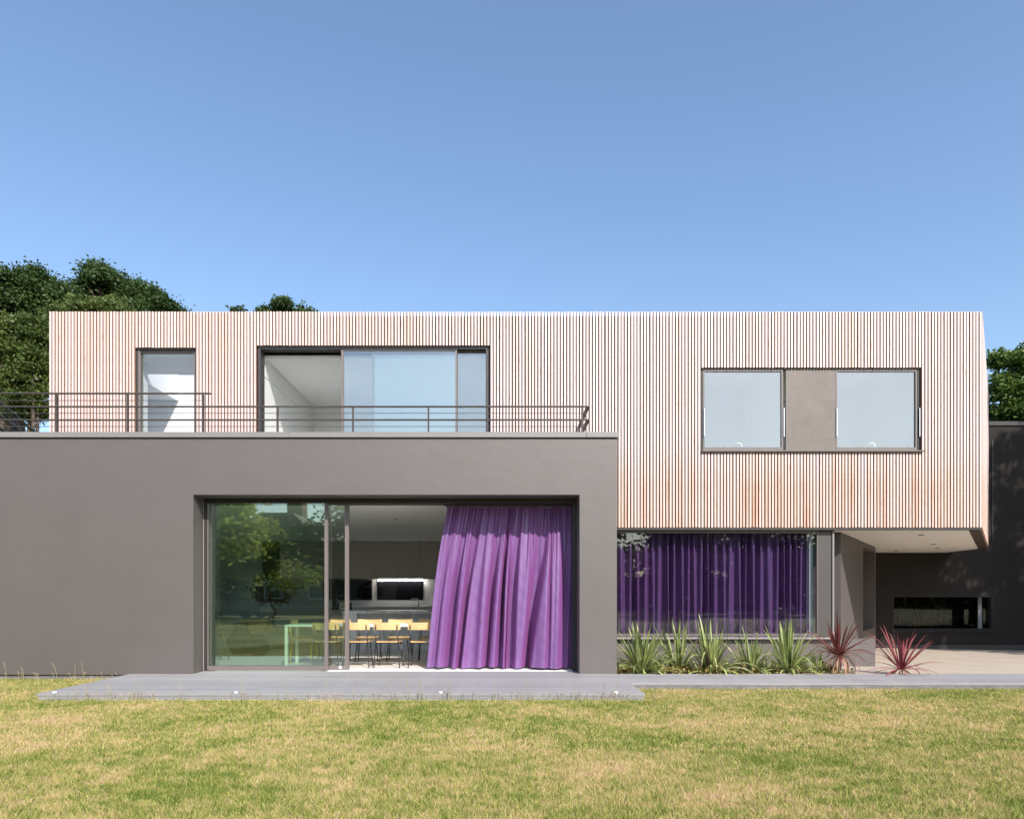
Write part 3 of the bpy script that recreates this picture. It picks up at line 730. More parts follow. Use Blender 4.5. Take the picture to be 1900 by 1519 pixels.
# ------------------------------------------------------------------ curtains
def cloth(name, nu, nv, fn, m, thick=0):
    u = np.linspace(0, 1, nu); v = np.linspace(0, 1, nv); U, V_ = np.meshgrid(u, v)
    X, Y, Z = fn(U, V_); P = np.stack([X, Y, Z], -1).reshape(-1, 3)
    i = np.arange(nv-1)[:, None]*nu+np.arange(nu-1)[None]; i = i.reshape(-1)
    q = np.stack([i, i+1, i+nu+1, i+nu], 1).reshape(-1)
    return npmesh(name, P, q, np.arange(len(i))*4, np.full(len(i), 4), m, True)
def sharp(x, k=1.6): s = np.sin(x); return np.sign(s)*np.abs(s)**(1/k)
def c1(U, V):
    v = V
    xl = PX(828, .6)*(1-v)+PX(788, .55)*v-.10*np.sin(np.pi*v)*(1-.3*v)+.14*(v*(1-v))
    xr_ = np.full_like(v, PX(1064, .55))
    warp = U+.012*np.sin(U*17+1)+.01*np.sin(U*41)
    x = xl+(xr_-xl)*warp
    top = 1-np.clip(v/.55, 0, 1); top = top*top*(3-2*top)
    hi = sharp(2*np.pi*25*(U+.008*np.sin(U*23)))*.018+np.sin(2*np.pi*43*U+1.1)*.006
    low = np.zeros_like(v)
    for c, lean, wd, a in ((.045, .02, .02, .07), (.165, .02, .020, .17), (.24, .05, .018, .19), (.32, 0, .03, .04), (.41, .03, .024, .19), (.487, .015, .014, .15),
                           (.508, -.02, .010, .12), (.555, .0, .010, .07), (.60, .0, .018, .17), (.69, .10, .030, .24), (.80, .03, .012, .05), (.93, .03, .02, .06)):
        cc = c+lean*(1-v)
        q = (U-cc)/wd; q = np.where(q < 0, q*.7, q*1.5)
        low += a*1.25*np.exp(-np.abs(q)**2.6)
    low += .028*np.sin(2*np.pi*7.3*U+.8)+.012*np.sin(2*np.pi*16*U+2.0*v)
    g = np.clip((v-.04)/.6, 0, 1); g = g*g*(3-2*g)
    bill = -.10*np.sin(np.clip(v, 0, 1)*np.pi*.62)-.16*np.exp(-((U-.84)/.12)**2)*np.sin(np.clip((v-.1)/.9, 0, 1)*np.pi*.62)
    y = .66+hi*(top*.9+.12)+low*(g*.95+.12)+bill
    y = y-.02*v
    x = x+.012*np.cos(2*np.pi*7.3*U+.8)*g
    z1 = OZ-.10; zb = .035+.03*np.clip((U-.7)/.3, 0, 1)**2+.012*np.sin(U*19)
    z = z1+(zb-z1)*v
    # slight creases
    y = y+.0035*np.sin(z*17+U*31)*np.sin(U*57+z*6)*g
    return x, y, z
cur = ob('curtain', cloth('curtain', 700, 110, c1, M['curtain']), None, (0, 0, 0), label='billowing sunlit purple curtain hanging in the open sliding doorway', category='curtain')
B(PX(828, .62), PX(1066, .62), .655, .665, OZ-.135, OZ-.096).build('heading_tape', M['curtain'], cur)
def c2(U, V):
    n = 31; x = 1.55+(PX(1507, 2.0)-1.55)*(U+.004*np.sin(U*31)+.003*np.sin(U*77))
    ph = 2*np.pi*n*(U+.006*np.sin(U*13+.5)+.003*np.sin(U*29))
    k = .35+.65*np.clip(V/.12, 0, 1)
    a = .075*(1+.35*np.sin(U*37)); g = np.clip((V-.1)/.9, 0, 1)
    y = 2.02+a*k*sharp(ph, 1.5)+.022*g*np.sin(ph*.5+1.3)+.015*g*np.sin(ph*.31+V*1.5)
    x = x+.012*g*np.sin(ph*.5)
    return x, y, 2.44+(.34-2.44)*V
ob('curtain', cloth('curtain', 900, 30, c2, M['curtain']), None, label='long pleated purple curtain drawn behind the ground floor picture window', category='curtain')

# ------------------------------------------------------------------ dining table and chairs
def make_chair(fr, label):
    t = thing('dining_chair', label, 'chair', group='oak and steel chairs round the dining table')
    # local: back towards -y, seat faces +y
    pl = []; nseg = 8; W = .235
    vs = []; fs = []
    for k in range(nseg+1):
        a = -1+2*k/nseg; x = a*W; y = -.205-.0+.035*a*a
        vs += [(x, y, .655), (x, y-.012+.0, .655), (x, y-.022, .785), (x, y-.010, .785)]
    for k in range(nseg):
        o = 4*k; fs += [(o, o+1, o+5, o+4), (o+1, o+2, o+6, o+5), (o+2, o+3, o+7, o+6), (o+3, o, o+4, o+7)]
    fs += [(3, 2, 1, 0), (4*nseg, 4*nseg+1, 4*nseg+2, 4*nseg+3)]
    o = MB().add(vs, fs).build('backrest', M['oak'], t); bevel(o, .006, 2)
    vs = []; fs = []; n = 8
    for j in range(n+1):
        for i in range(n+1):
            u = -1+2*i/n; v = -1+2*j/n; ww = .205*(1-.10*v*v*(v < 0)); x = u*ww; y = .02+v*.20
            z = .455-.012*(1-u*u)*(1-v*v)-.012*max(v, 0)**3
            vs.append((x, y, z))
    nn = len(vs); vs += [(x, y, z-.014) for x, y, z in vs]
    for j in range(n):
        for i in range(n):
            a = j*(n+1)+i; fs += [(a, a+1, a+n+2, a+n+1), (a+nn, a+n+1+nn, a+n+2+nn, a+1+nn)]
    for i in range(n):
        a = i; fs.append((a, a+nn, a+1+nn, a+1)); a = n*(n+1)+i; fs.append((a, a+1, a+1+nn, a+nn))
        a = i*(n+1); fs.append((a, a+n+1, a+n+1+nn, a+nn)); a = i*(n+1)+n; fs.append((a, a+nn, a+n+1+nn, a+n+1))
    MB().add(vs, fs).build('seat', M['oak'], t)
    for s in (-1, 1):
        MB().tube([(s*.225, -.20, .0), (s*.195, -.175, .44), (s*.185, -.225, .775-.05)], .0095, 8).build('leg', M[fr], t, smooth=True)
        MB().tube([(s*.215, .19, .0), (s*.175, .155, .43)], .0095, 8).build('leg', M[fr], t, smooth=True)
        MB().tube([(s*.195, -.175, .43), (s*.175, .155, .43)], .008, 6).build('seat_rail', M[fr], t)
        for z in (.69, .74): MB().tube([(s*.187, -.245, z), (s*.187, -.222, z)], .009, 8).build('bolt', M['steel'], t)
    MB().tube([(-.19, -.17, .432), (.19, -.17, .432)], .008, 6).build('seat_rail', M[fr], t)
    return t
ch = make_chair('steel', '')
near = [(607, 'oak chair with black legs nearest the glass, its back half behind the door post'),
        (664, 'near side oak chair just right of the door post, back to the deck'),
        (721, 'near side oak chair third along, in the middle of the open doorway'),
        (783, 'near side oak chair partly hidden by the left edge of the purple curtain')]
fz = .008
for k, (px, lb) in enumerate(near):
    loc = (PX(px, .95), 1.0, fz); rz = random.uniform(-.06, .06)
    if k == 0: ch.location = loc; ch['label'] = lb; ch.rotation_euler.z = rz
    else: dup(ch, loc, rz, lb)
for px, lb in ((628, 'far side oak chair seen through the sliding glass leaf'), (686, 'far side oak chair facing the garden, second from the left'),
               (743, 'far side oak chair facing the garden behind the gap of the third near chair'), (800, 'far side oak chair facing the garden beside the curtain edge')):
    dup(ch, (PX(px, 2.2), 2.05, fz), math.pi+random.uniform(-.06, .06), lb)
yc = make_chair('yellow', 'oak chair with bright yellow legs turned sideways behind the glass'); yc.location = (PX(560, 1.6), 1.75, fz); yc.rotation_euler.z = R(-88)
tb = thing('dining_table', 'long white dining table with square white legs inside the glass doors', 'table', (0, 0, fz))
tx0, tx1 = PX(528, 1.0), .9
bevel(B(tx0, tx1, 1.0, 1.66, .70, .735).build('tabletop', M['whitelac'], tb), .003)
for (x, y) in ((tx0, 1.001), (tx0, 1.61), (tx1-.05, 1.001), (tx1-.05, 1.61)):
    B(x+.001, x+.051, y, y+.048, 0, .699).build('leg', M['whitelac'], tb)

# kitchen
isl = thing('kitchen_island', 'pale grey kitchen island counter behind the dining table', 'kitchen island', (0, 0, 0))
ix0 = PX(637, 4.0)
bevel(B(ix0-.02, 1.35, 3.95, 4.95, .855, .91).build('worktop', M['counter'], isl), .003)
B(ix0, PX(662, 4.0), 3.98, 4.93, .006, .854).build('end_panel', M['counter'], isl)
B(PX(662, 4.0)+.001, 1.3, 4.32, 4.9, .006, .854).build('cabinet', M['counter'], isl)
MB().tube([(0, 0, 0), (0, 0, .24), (-.02, 0, .262), (-.14, 0, .262), (-.155, 0, .25), (-.155, 0, .21)], .011, 8).build('tap', M['chrome'], isl, (PX(775, 4.6), 4.7, .911), smooth=True)
bc = thing('kitchen_units', 'tall taupe kitchen wall cupboards along the back of the room', 'kitchen cupboards', (0, 0, 0))
ky = 9.9
x = PX(606, ky)-1.44
k = 0
while x < 1.2:
    B(x+.004, min(x+.716, 1.39), ky, ky+.022, 1.745, 2.872).build('cupboard_door', M['cab'], bc); x += .72
B(-7.5, 1.39, ky+.023, 10.59, 1.74, 2.875).build('carcass', M['steel'], bc)
B(-7.5, 1.39, 9.95, 10.59, .87, .91).build('worktop', M['counter'], bc); B(-7.5, 1.39, 9.97, 10.59, .006, .869).build('base_unit', M['cab'], bc)
for (a, b_) in ((600, 690), (700, 785)):
    sp = thing('wall_mirror', 'dark slot of mirrored glass above the rear worktop at left' if a == 600 else 'dark slot of mirrored glass above the rear worktop under a bright strip light', 'mirror panel', (0, 0, 0))
    B(PX(a, 10.55), PX(b_, 10.55), 10.55, 10.585, 1.08, 1.72).build('glass', M['darkglass'], sp)
strip = B(PX(701, 10.4), PX(784, 10.4), 10.44, 10.50, 1.685, 1.735).build('strip_light', M['led'], None, label='glowing strip light under the wall cupboards', category='strip light')
# wire stools
def make_stool():
    t = thing('bar_stool', '', 'bar stool', group='chrome wire bar stools at the island')
    m = MB(); W = .21
    for k in range(11):
        a = -1+2*k/10; m.tube([(a*W, -.19+.05*a*a, .64), (a*W*1.05, -.21+.05*a*a, .78), (a*W*1.02, -.23+.06*a*a, .915)], .0026, 4, False)
    for j in range(6):
        z = .66+j*.05; m.tube([(a*W*1.04, -.195-.006*j+.052*a*a, z) for a in (-1, -.6, -.2, .2, .6, 1)], .0026, 4, False)
    m.tube([(a*W*1.02, -.23+.06*a*a, .917) for a in (-1, -.6, -.2, .2, .6, 1)], .0055, 6)
    m.build('back_grid', M['chrome'], t)
    m = MB()
    for k in range(11):
        a = -1+2*k/10; m.tube([(a*W, -.19, .64), (a*W, 0, .628), (a*W, .2, .64)], .0026, 4, False); m.tube([(-W, a*.2, .634), (W, a*.2, .634)], .0026, 4, False)
    m.build('seat_grid', M['chrome'], t)
    for sx in (-1, 1):
        for sy in (-1, 1): MB().tube([(sx*.15, sy*.13, .63), (sx*.21, sy*.19, .006)], .007, 6).build('leg', M['chrome'], t)
    MB().tube([(-.19, -.17, .22), (.19, -.17, .22), (.19, .17, .22), (-.19, .17, .22), (-.19, -.17, .22)], .006, 6).build('foot_ring', M['chrome'], t)
    return t
st = make_stool()
for k, (px, lb) in enumerate(((698, 'wire bar stool nearest the pale end panel of the island'), (744, 'middle wire bar stool at the kitchen island'), (792, 'wire bar stool at the island partly behind the curtain edge'))):
    if k == 0: st.location = (PX(px, 3.6), 3.7, 0); st['label'] = lb
    else: dup(st, (PX(px, 3.6), 3.7, 0), random.uniform(-.1, .1), lb)
# toaster and coffee machine on the island
cm = thing('coffee_machine', 'black coffee machine on the counter behind the sliding glass leaf', 'coffee machine', (PX(630, 5), 4.75, .911))
bevel(B(-.11, .11, -.12, .12, 0, .07).build('base', M['steel'], cm), .01); bevel(B(-.11, -.01, -.02, .12, .07, .30).build('body', M['steel'], cm), .01); bevel(B(-.11, .11, -.12, .12, .30, .36).build('head', M['steel'], cm), .01)
B(.0, .10, -.10, .10, .071, .075).build('drip_tray', M['chrome'], cm)
to = thing('toaster', 'shiny chrome toaster with dark ends on the island counter', 'toaster', (PX(647, 5), 4.6, .911))
bevel(B(-.13, .13, -.08, .08, .015, .19).build('body', M['chrome'], to), .03, 3); bevel(B(-.15, -.131, -.08, .08, .0, .18).build('end_cap', M['steel'], to), .008); bevel(B(.131, .15, -.08, .08, 0, .18).build('end_cap', M['steel'], to), .008)
B(-.1, .1, -.03, -.01, .1905, .193).build('slot', M['steel'], to)

# ------------------------------------------------------------------ things behind the green pane
def leafcloud(blobs, n_clump, n_leaf, clump_r, leaf, shell=.55, seed=1, lumpy=False):
    r = np.random.default_rng(seed); P = []
    if lumpy:                       # break every mass into smaller bosses, so light and shade fall in clumps
        nb = []
        for b in blobs:
            k = 24
            for j in range(k):
                d = r.normal(size=3); d /= np.linalg.norm(d); q = r.uniform(.55, .92); rr = r.uniform(.18, .40)
                nb.append((b[0]+d[0]*b[3]*q, b[1]+d[1]*b[4]*q, b[2]+d[2]*b[5]*q, b[3]*rr, b[4]*rr, b[5]*rr*.75))
        blobs = nb
    vol = np.array([b[3]*b[4]*b[5] for b in blobs])**.67; vol = vol/vol.sum()
    for b, q in zip(blobs, vol):
        k = max(2, int(n_clump*q)); d = r.normal(size=(k, 3)); d /= np.linalg.norm(d, axis=1)[:, None]
        if lumpy: d[:, 2] = np.where(d[:, 2] < -.3, -d[:, 2], d[:, 2])
        rad = (shell+(1-shell)*r.random(k)**.6)[:, None]
        c = np.array(b[:3])+d*rad*np.array(b[3:6])
        cr = clump_r*r.uniform(.55, 1.35, (k, 1, 1))
        l = c[:, None, :]+r.normal(size=(k, n_leaf, 3))*cr*np.array([.55, .55, .38])
        P.append(l.reshape(-1, 3))
    P = np.concatenate(P); n = len(P)
    a = r.normal(size=(n, 3)); a[:, 2] *= .6; a /= np.linalg.norm(a, axis=1)[:, None]
    b = np.cross(a, r.normal(size=(n, 3))); b /= np.linalg.norm(b, axis=1)[:, None]
    s = (leaf*r.uniform(.6, 1.3, n))[:, None]
    V = np.stack([P-a*s*.5, P+b*s*.28+a*s*.05, P+a*s*.55, P-b*s*.28+a*s*.05], 1).reshape(-1, 3)
    return V, n
def crown_mesh(name, m, *args, **kw):
    V, n = leafcloud(*args, **kw)
    return npmesh(name, V, np.arange(4*n), np.arange(n)*4, np.full(n, 4), m)
def limbs(name, base, h, r0, blobs, m):
    mb = MB(); bx, by, bz = base
    top = Vector((bx+random.uniform(-.3, .3), by, bz+h))
    mb.tube([(bx, by, bz), (bx+.05, by, bz+h*.35), (bx-.06, by+.05, bz+h*.7), top], [r0, r0*.75, r0*.6, r0*.4], 10)
    for b in blobs:
        c = Vector(b[:3]); s = Vector((bx, by, bz+h*random.uniform(.45, .9)))
        if (c-s).length < .2: continue
        mid = s.lerp(c, .5)+Vector((random.uniform(-.3, .3), random.uniform(-.3, .3), random.uniform(-.1, .4)))*min(1, (c-s).length/4)
        mb.tube([s, mid, c], [r0*.38, r0*.25, r0*.1], 7)
        for q in range(4):
            e = c+Vector((random.uniform(-1, 1)*b[3], random.uniform(-1, 1)*b[4], random.uniform(-.6, .9)*b[5]))*.75
            mb.tube([c.lerp(mid, .3), c.lerp(e, .5), e], [r0*.12, r0*.07, r0*.03], 5)
    return mb.mesh(name, m, True)
pt = thing('potted_tree', 'indoor tree with a wavy trunk in a round grey pot', 'potted tree', (PX(511, 5), 5.0, 0))
MB().lathe([(0, .02), (.17, .02), (.19, .0), (.20, .36), (.175, .36), (.17, .30), (0, .30)], 28).build('pot', M['pot'], pt, smooth=True)
MB().tube([(.04, 0, .28), (.06, 0, .38), (.0, 0, .5), (-.07, 0, .62), (-.04, 0, .74), (.0, 0, .85), (-.06, 0, .97), (-.12, 0, 1.08), (-.1, 0, 1.3)], [.04, .035, .032, .03, .028, .027, .026, .024, .02], 10).build('trunk', M['bark'], pt, smooth=True)
ob('crown', crown_mesh('crown', M['oakleaf'], [(-.1, 0, 1.42, .42, .4, .42), (.15, 0, 1.35, .3, .3, .3), (-.3, 0, 1.25, .25, .25, .2)], 60, 22, .12, .085, seed=5), pt)
sb = thing('sideboard', 'low orange brown wooden sideboard against the wall behind the beanbags', 'sideboard', (PX(472, 5.2), 5.2, 0))
bevel(B(-.32, .32, 0, .4, .35, .68).build('cabinet', M['oak'], sb), .004); B(-.31, .31, -.012, -.001, .36, .67).build('front_panel', M['oak'], sb)
for x in (-.28, .28): B(x-.02, x+.02, .02, .06, 0, .349).build('leg', M['steel'], sb)
for x in (-.28, .28): B(x-.02, x+.02, .34, .38, 0, .349).build('leg', M['steel'], sb)
def bag(px, y, w_, h_, lb):
    vs = []; fs = []; nu, nv = 24, 14
    for j in range(nv+1):
        t = j/nv; r = w_*(math.sin(min(1, t*1.15+.12)*math.pi*.86)**.6)*(1-.35*t); z = h_*t**.9
        for i in range(nu):
            a = 2*math.pi*i/nu; k = 1+.05*math.sin(3*a+t*5)+.03*math.sin(7*a+2)
            vs.append((r*k*math.cos(a)+.08*t*w_, r*k*.85*math.sin(a), z))
    for j in range(nv):
        for i in range(nu): fs.append((j*nu+i, j*nu+(i+1) % nu, (j+1)*nu+(i+1) % nu, (j+1)*nu+i))
    fs.append(tuple(range(nu-1, -1, -1))); fs.append(tuple(range(nv*nu, nv*nu+nu)))
    MB().add(vs, fs).build('beanbag', M['navy'], None, (PX(px, y), y, .0), True, label=lb, category='beanbag', group='navy beanbags')
bag(447, 3.6, .34, .66, 'taller navy beanbag slumped in front of the wooden sideboard')
bag(478, 3.4, .28, .44, 'lower navy beanbag beside the potted tree')
for k, (a, b_, lb) in enumerate(((396, 410, 'thin wooden pole leaning at the left of the glass pane'), (398, 425, 'longer wooden pole leaning to the right behind the white column'))):
    y = 2.2
    MB().tube([(PX(b_, y), y, .0), (PX(a, y), y+.1, PZ(1132, y))], .013, 8).build('pole', M['bark'], None, label=lb, category='pole', group='leaning wooden poles')
# pendant bulbs and taps in the upper right rooms
for px, lb in ((1374, 'bare bulb on a cord behind the left upper window'), (1621, 'bare bulb on a cord behind the right upper window')):
    t = thing('pendant_light', lb, 'pendant light', (PX(px, 2.6), 2.6, 5.9), group='bare bulbs in the upper rooms')
    zt = PZ(716 if px < 1500 else 720, 2.6)-5.9
    MB().tube([(0, 0, 0), (0, 0, zt+.12)], .004, 6).build('cord', M['whitelac'], t)
    MB().lathe([(.0, zt-.02), (.018, zt-.01), (.026, zt+.02), (.018, zt+.05), (.012, zt+.08), (.012, zt+.12), (0, zt+.13)], 12).build('bulb', M['whitelac'], t, smooth=True)
for px, lb in ((1371, 'white curved tap behind the sill of the left upper window'), (1618, 'white curved tap behind the sill of the right upper window')):
    y = 2.1; z = PZ(822, y)
    t = thing('tap', lb, 'tap', (PX(px, y), y, 3.6), group='taps in the upper rooms')
    MB().tube([(.06, 0, 0), (.06, 0, z-3.6-.06), (.04, 0, z-3.6-.01), (0, 0, z-3.6), (-.05, 0, z-3.6-.005)], .013, 8).build('spout', M['whitelac'], t, smooth=True)
    B(-.02, .14, -.04, .04, 0, .02).build('base', M['whitelac'], t)

# ------------------------------------------------------------------ planting bed
def blade(Ln, w_, curve, seg=7, fold=.25):
    """strap leaf growing along +z and arching towards +x"""
    vs = []; fs = []
    x = z = 0; a = 0
    for k in range(seg+1):
        t = k/seg; ww = w_*(min(1, .55+t*2.2) if t < .35 else 1)*(1-max(0, (t-.45)/.55)**1.7)+.0008
        nx, nz = math.cos(a), -math.sin(a)
        vs += [(x, -ww/2, z), (x-nx*ww*fold, 0, z-nz*ww*fold), (x, ww/2, z)]
        if k < seg:
            a += curve*(.3+1.6*t)/seg; x += math.sin(a)*Ln/seg; z += math.cos(a)*Ln/seg
    for k in range(seg):
        o = 3*k; fs += [(o, o+1, o+4, o+3), (o+1, o+2, o+5, o+4)]
    return MB().add(vs, fs)
def leafset(mname, Ln, w_, curves): return [blade(Ln, w_, c).mesh('leaf', M[mname], True) for c in curves]
GREEN = leafset('phorm', 1, .058, (.05, .25, .5, .9, 1.5, 2.3)); BENT = leafset('phorm', 1, .042, (2.6, 3.3, 3.9)); DARK = leafset('phormdark', 1, .045, (.1, .5, 1.1))
PALE = leafset('phormpale', 1, .045, (.1, .5, 1.1, 2.0))
DRY = leafset('dry', 1, .030, (.8, 1.8, 2.8)); RED = leafset('red', 1, .050, (.05, .25, .6, 1.1)); MAR = leafset('maroon', 1, .042, (.05, .2, .6, 1.2)); TAN = leafset('tan', 1, .045, (.9, 1.7, 2.3))
def plant(name, label, cat, loc, spec, group=None, base=None):
    """spec: list of (leaf meshes, count, length range, tilt range in degrees)"""
    t = thing(name, label, cat, loc, 0, group)
    for meshes, n, (l0, l1), (t0, t1) in spec:
        for k in range(n):
            tilt = R(random.uniform(t0, t1)); az = 2*math.pi*(k*.618+random.uniform(-.08, .08)); Ln = random.uniform(l0, l1)
            mi = min(len(meshes)-1, int(abs(random.gauss(0, .5))*len(meshes)*.6+(tilt/1.3)*len(meshes)*.5))
            o = ob('leaf', meshes[mi], t, (math.cos(az)*.03, math.sin(az)*.03, base if base else 0))
            o.rotation_euler = (0, tilt, az); wv = random.uniform(.75, 1.25); o.scale = (Ln, Ln*.55*wv+.35*wv, Ln)
    return t
def flax(px, y, h, n, lb, dark=0, pale=.25):
    plant('flax_plant', lb, 'flax plant', (PX(px, y), y, -.1),
          [(GREEN[:3], int(n*.6), (h*.65, h*1.02), (1, 26)), (GREEN, int(n*.9), (h*.5, h*.85), (12, 52)), (GREEN[1:], int(n*.8), (h*.42, h*.78), (38, 78)), (BENT, int(n*.22), (h*.6, h*.95), (5, 35)),
           (PALE, int(n*pale), (h*.5, h*.95), (8, 65)), (DRY, int(n*.3), (h*.3, h*.65), (35, 88))]+([(DARK, dark, (h*.5, h*.8), (8, 60))] if dark else []), 'green flax plants under the window')
flax(1190, .38, .98, 58, 'largest bushy flax plant beside the corner of the grey wall')
flax(1258, .62, 1.04, 26, 'slim upright pale flax plant second from the grey wall', 0, .5)
flax(1318, .42, 1.14, 32, 'tall flax with dark purple inner leaves in the middle of the bed', 16)
flax(1394, .5, .88, 28, 'open spiky flax plant right of the purple leaved one', 5, .5)
flax(1462, .4, 1.02, 46, 'dense green flax plant left of the small low flax', 0, .15)
flax(1517, .35, .52, 20, 'small low flax plant at the foot of the maroon cordyline', 0, .5)
for q, (px, h, lb) in enumerate(((1222, .5, 'small arching flax between the two left flax plants'), (1288, .42, 'small arching flax left of the purple leaved flax'), (1352, .45, 'small arching flax right of the purple leaved flax'), (1428, .42, 'small arching flax in front of the dense green flax'))):
    plant('flax_plant', lb, 'flax plant', (PX(px, .3), .3+.1*(q % 2), -.1), [(GREEN, 16, (h*.6, h), (8, 70)), (PALE, 7, (h*.6, h), (20, 80)), (DRY, 8, (h*.5, h*.9), (40, 90))], 'small flax plants between the larger ones')
plant('grass_clump', 'small dry grassy clump against the corner of the grey wall', 'plant', (PX(1152, .35), .35, -.1), [(DRY, 14, (.3, .6), (10, 60)), (GREEN, 12, (.25, .6), (10, 60))])
plant('cordyline', 'dark maroon cordyline with drooping tan leaves right of the green flax', 'cordyline', (PX(1556, .25), .25, -.1),
      [(MAR, 38, (.44, .78), (2, 62)), (MAR, 14, (.5, .74), (60, 88)), (TAN, 26, (.40, .62), (88, 128))], base=.38)
bevel(MB().tube([(PX(1556, .25), .25, -.1), (PX(1556, .25), .25, .29)], .045, 8).build('stem', M['bark'], bpy.data.objects['cordyline']), .002).location = (-PX(1556, .25), -.25, .1)
plant('cordyline', 'bright red cordyline standing alone at the edge of the drive', 'cordyline', (PX(1672, .12), .12, -.08),
      [(RED, 24, (.48, .82), (2, 46)), (RED, 16, (.5, .74), (42, 86)), (TAN, 12, (.3, .48), (80, 108))], base=.14)
# low leafy ground cover
V, n = leafcloud([(PX(px, .4), .5, -.05, .32, .42, .11+.08*math.sin(px*.7)) for px in range(1155, 1560, 22)], 620, 22, .08, .06, .2, 9)
ob('ground_cover', npmesh('ground_cover', V, np.arange(4*n), np.arange(n)*4, np.full(n, 4), M['cover']), kind='stuff')
# dead grass stalks along the deck edge
m = MB()
for k in range(340):
    if random.random() < .25: x, y = random.uniform(-8.5, -5.4), .0+random.uniform(-.25, .0); 
    else: x, y = random.choice((random.uniform(-6.1, 1.9), random.gauss(-1.5, 1.2), random.gauss(-5, .8), random.gauss(1.2, .4))), -2.19+random.uniform(-.05, .01)
    if x > 2.2: continue
    h = random.uniform(.04, .15) if random.random() < .85 else random.uniform(.2, .36)
    if abs(y) < .4 and x > -6.2: continue
    dx = random.uniform(-.3, .3)*h; m.tube([(x, y, LZ), (x+dx*.4, y, LZ+h*.6), (x+dx, y-.1*h, LZ+h)], [.0026, .002, .0014], 3, False)
    if h > .1:
        for q in range(5): zz = LZ+h*(.7+.06*q); xx = x+dx*(.5+.1*q); m.tube([(xx, y, zz), (xx+random.uniform(-.012, .012), y, zz+.014)], [.002, .0005], 3, False)
M['straw'] = leafmat('straw', (.55, .45, .25), (.8, .7, .45), .3, 6, .6, False)
m.build('grass_stalks', M['straw'], kind='stuff')

# ------------------------------------------------------------------ trees behind the house
def P3(px, py, y): return (PX(px, y), y, PZ(py, y))
def tree(name, label, y, ells, basepx, m, n_clump, n_leaf, clump_r, leaf, shell=.5, seed=1, r0=.35, group=None):
    s = (CD+y)/F; blobs = []
    for (px, py, rx, ry) in ells:
        c = P3(px, py, y); blobs.append((c[0], c[1]+random.uniform(-.5, .5), c[2], rx*s, rx*s*.9, ry*s))
    t = thing(name, label, 'tree', (PX(basepx, y), y, -.7), 0, group)
    bl = [(b[0]-t.location.x, b[1]-y, b[2]+.7, b[3], b[4], b[5]) for b in blobs]
    hh = max(b[2] for b in bl)
    ob('trunk', limbs('trunk', (0, 0, 0), hh*.8, r0, bl, M['bark']), t)
    ob('crown', crown_mesh('crown', m, bl, n_clump*3, n_leaf//3, clump_r*.60, leaf, shell=.7, seed=seed, lumpy=True), t)
    return t
G = 'trees behind the house'
tree('oak_tree', 'tall dark oak at the far left behind the terrace', 17, [(45, 572, 66, 62), (-30, 600, 80, 80), (98, 580, 44, 52), (20, 680, 90, 80), (10, 530, 40, 26), (48, 512, 22, 18), (82, 524, 30, 22), (118, 560, 22, 34)], 10, M['oakleaf'], 640, 130, .62, .135, seed=11, group=G)
tree('oak_tree', 'dark oak with a domed crown rising over the left end of the roof', 20, [(190, 570, 58, 58), (250, 578, 54, 45), (150, 534, 30, 26), (188, 514, 26, 20), (222, 530, 26, 20), (262, 545, 26, 18), (292, 572, 28, 28), (150, 620, 60, 60), (318, 585, 20, 18)], 200, M['oakleaf'], 640, 130, .58, .135, seed=12, group=G)
tree('maple_tree', 'lighter green maple filling the gap left of the timber wall', 11, [(45, 650, 52, 55), (75, 620, 28, 24), (10, 640, 40, 50), (40, 740, 60, 55), (80, 700, 30, 50)], 50, M['mapleleaf'], 420, 100, .40, .11, seed=13, r0=.22, group=G)
tree('maple_tree', 'yellow green tree top showing just above the slats near the left end', 13, [(150, 585, 42, 22), (190, 578, 50, 24), (225, 590, 40, 20), (120, 600, 26, 22), (180, 640, 70, 60)], 170, M['mapleleaf'], 300, 90, .33, .11, seed=14, r0=.2, group=G)
tree('oak_tree', 'small dark tree top peeping over the roof above the upper sliding door', 22, [(512, 590, 34, 34), (440, 600, 26, 26), (500, 640, 60, 40), (570, 598, 20, 22), (530, 570, 12, 10)], 505, M['oakleaf'], 220, 90, .4, .15, seed=15, r0=.2, group=G)
tree('laurel_tree', 'bushy green tree behind the dark rear wall at the right edge', 13, [(1880, 710, 42, 55), (1930, 690, 50, 60), (1860, 745, 32, 40), (1900, 770, 70, 50), (1862, 665, 18, 14)], 1890, M['ivyleaf'], 360, 80, .36, .13, seed=16, r0=.2, group=G)

# garden behind the viewer: seen only mirrored in the glass, plus the tree that shades the rear wing
def gtree(loc, h, m, lb, seed, n=260, kindname='garden_tree', w_=1.0):
    t = thing(kindname, lb, 'tree', loc, 0, 'trees at the bottom of the garden')
    r = np.random.default_rng(seed)
    bl = [(r.normal()*h*.16*w_, r.normal()*h*.1, h*r.uniform(.38, .8), h*r.uniform(.16, .26)*w_, h*.2, h*r.uniform(.13, .2)) for _ in range(7)]
    ob('trunk', limbs('trunk', (0, 0, 0), h*.6, h*.022, bl, M['bark']), t)
    ob('crown', crown_mesh('crown', m, bl, n, 45, h*.07, h*.035, shell=.4, seed=seed), t)
    return t
g1 = gtree((-16.6, -24, -.1), 9.0, M['yellowleaf'], 'sunlit garden tree mirrored in the left part of the tall glass pane', 21, w_=1.2)
dup(g1, (-13.6, -27.5, -.1), 2.2, 'lower sunlit garden tree mirrored in the middle of the tall glass pane', (.72, .72, .68))
g2 = gtree((-22, -29, -.1), 9.0, M['mapleleaf'], 'garden tree mirrored at the far left of the glass pane', 22, w_=1.3)
g3 = gtree((-7.4, -27, -.1), 9.0, M['oakleaf'], 'dark garden tree mirrored beside the door post', 23)
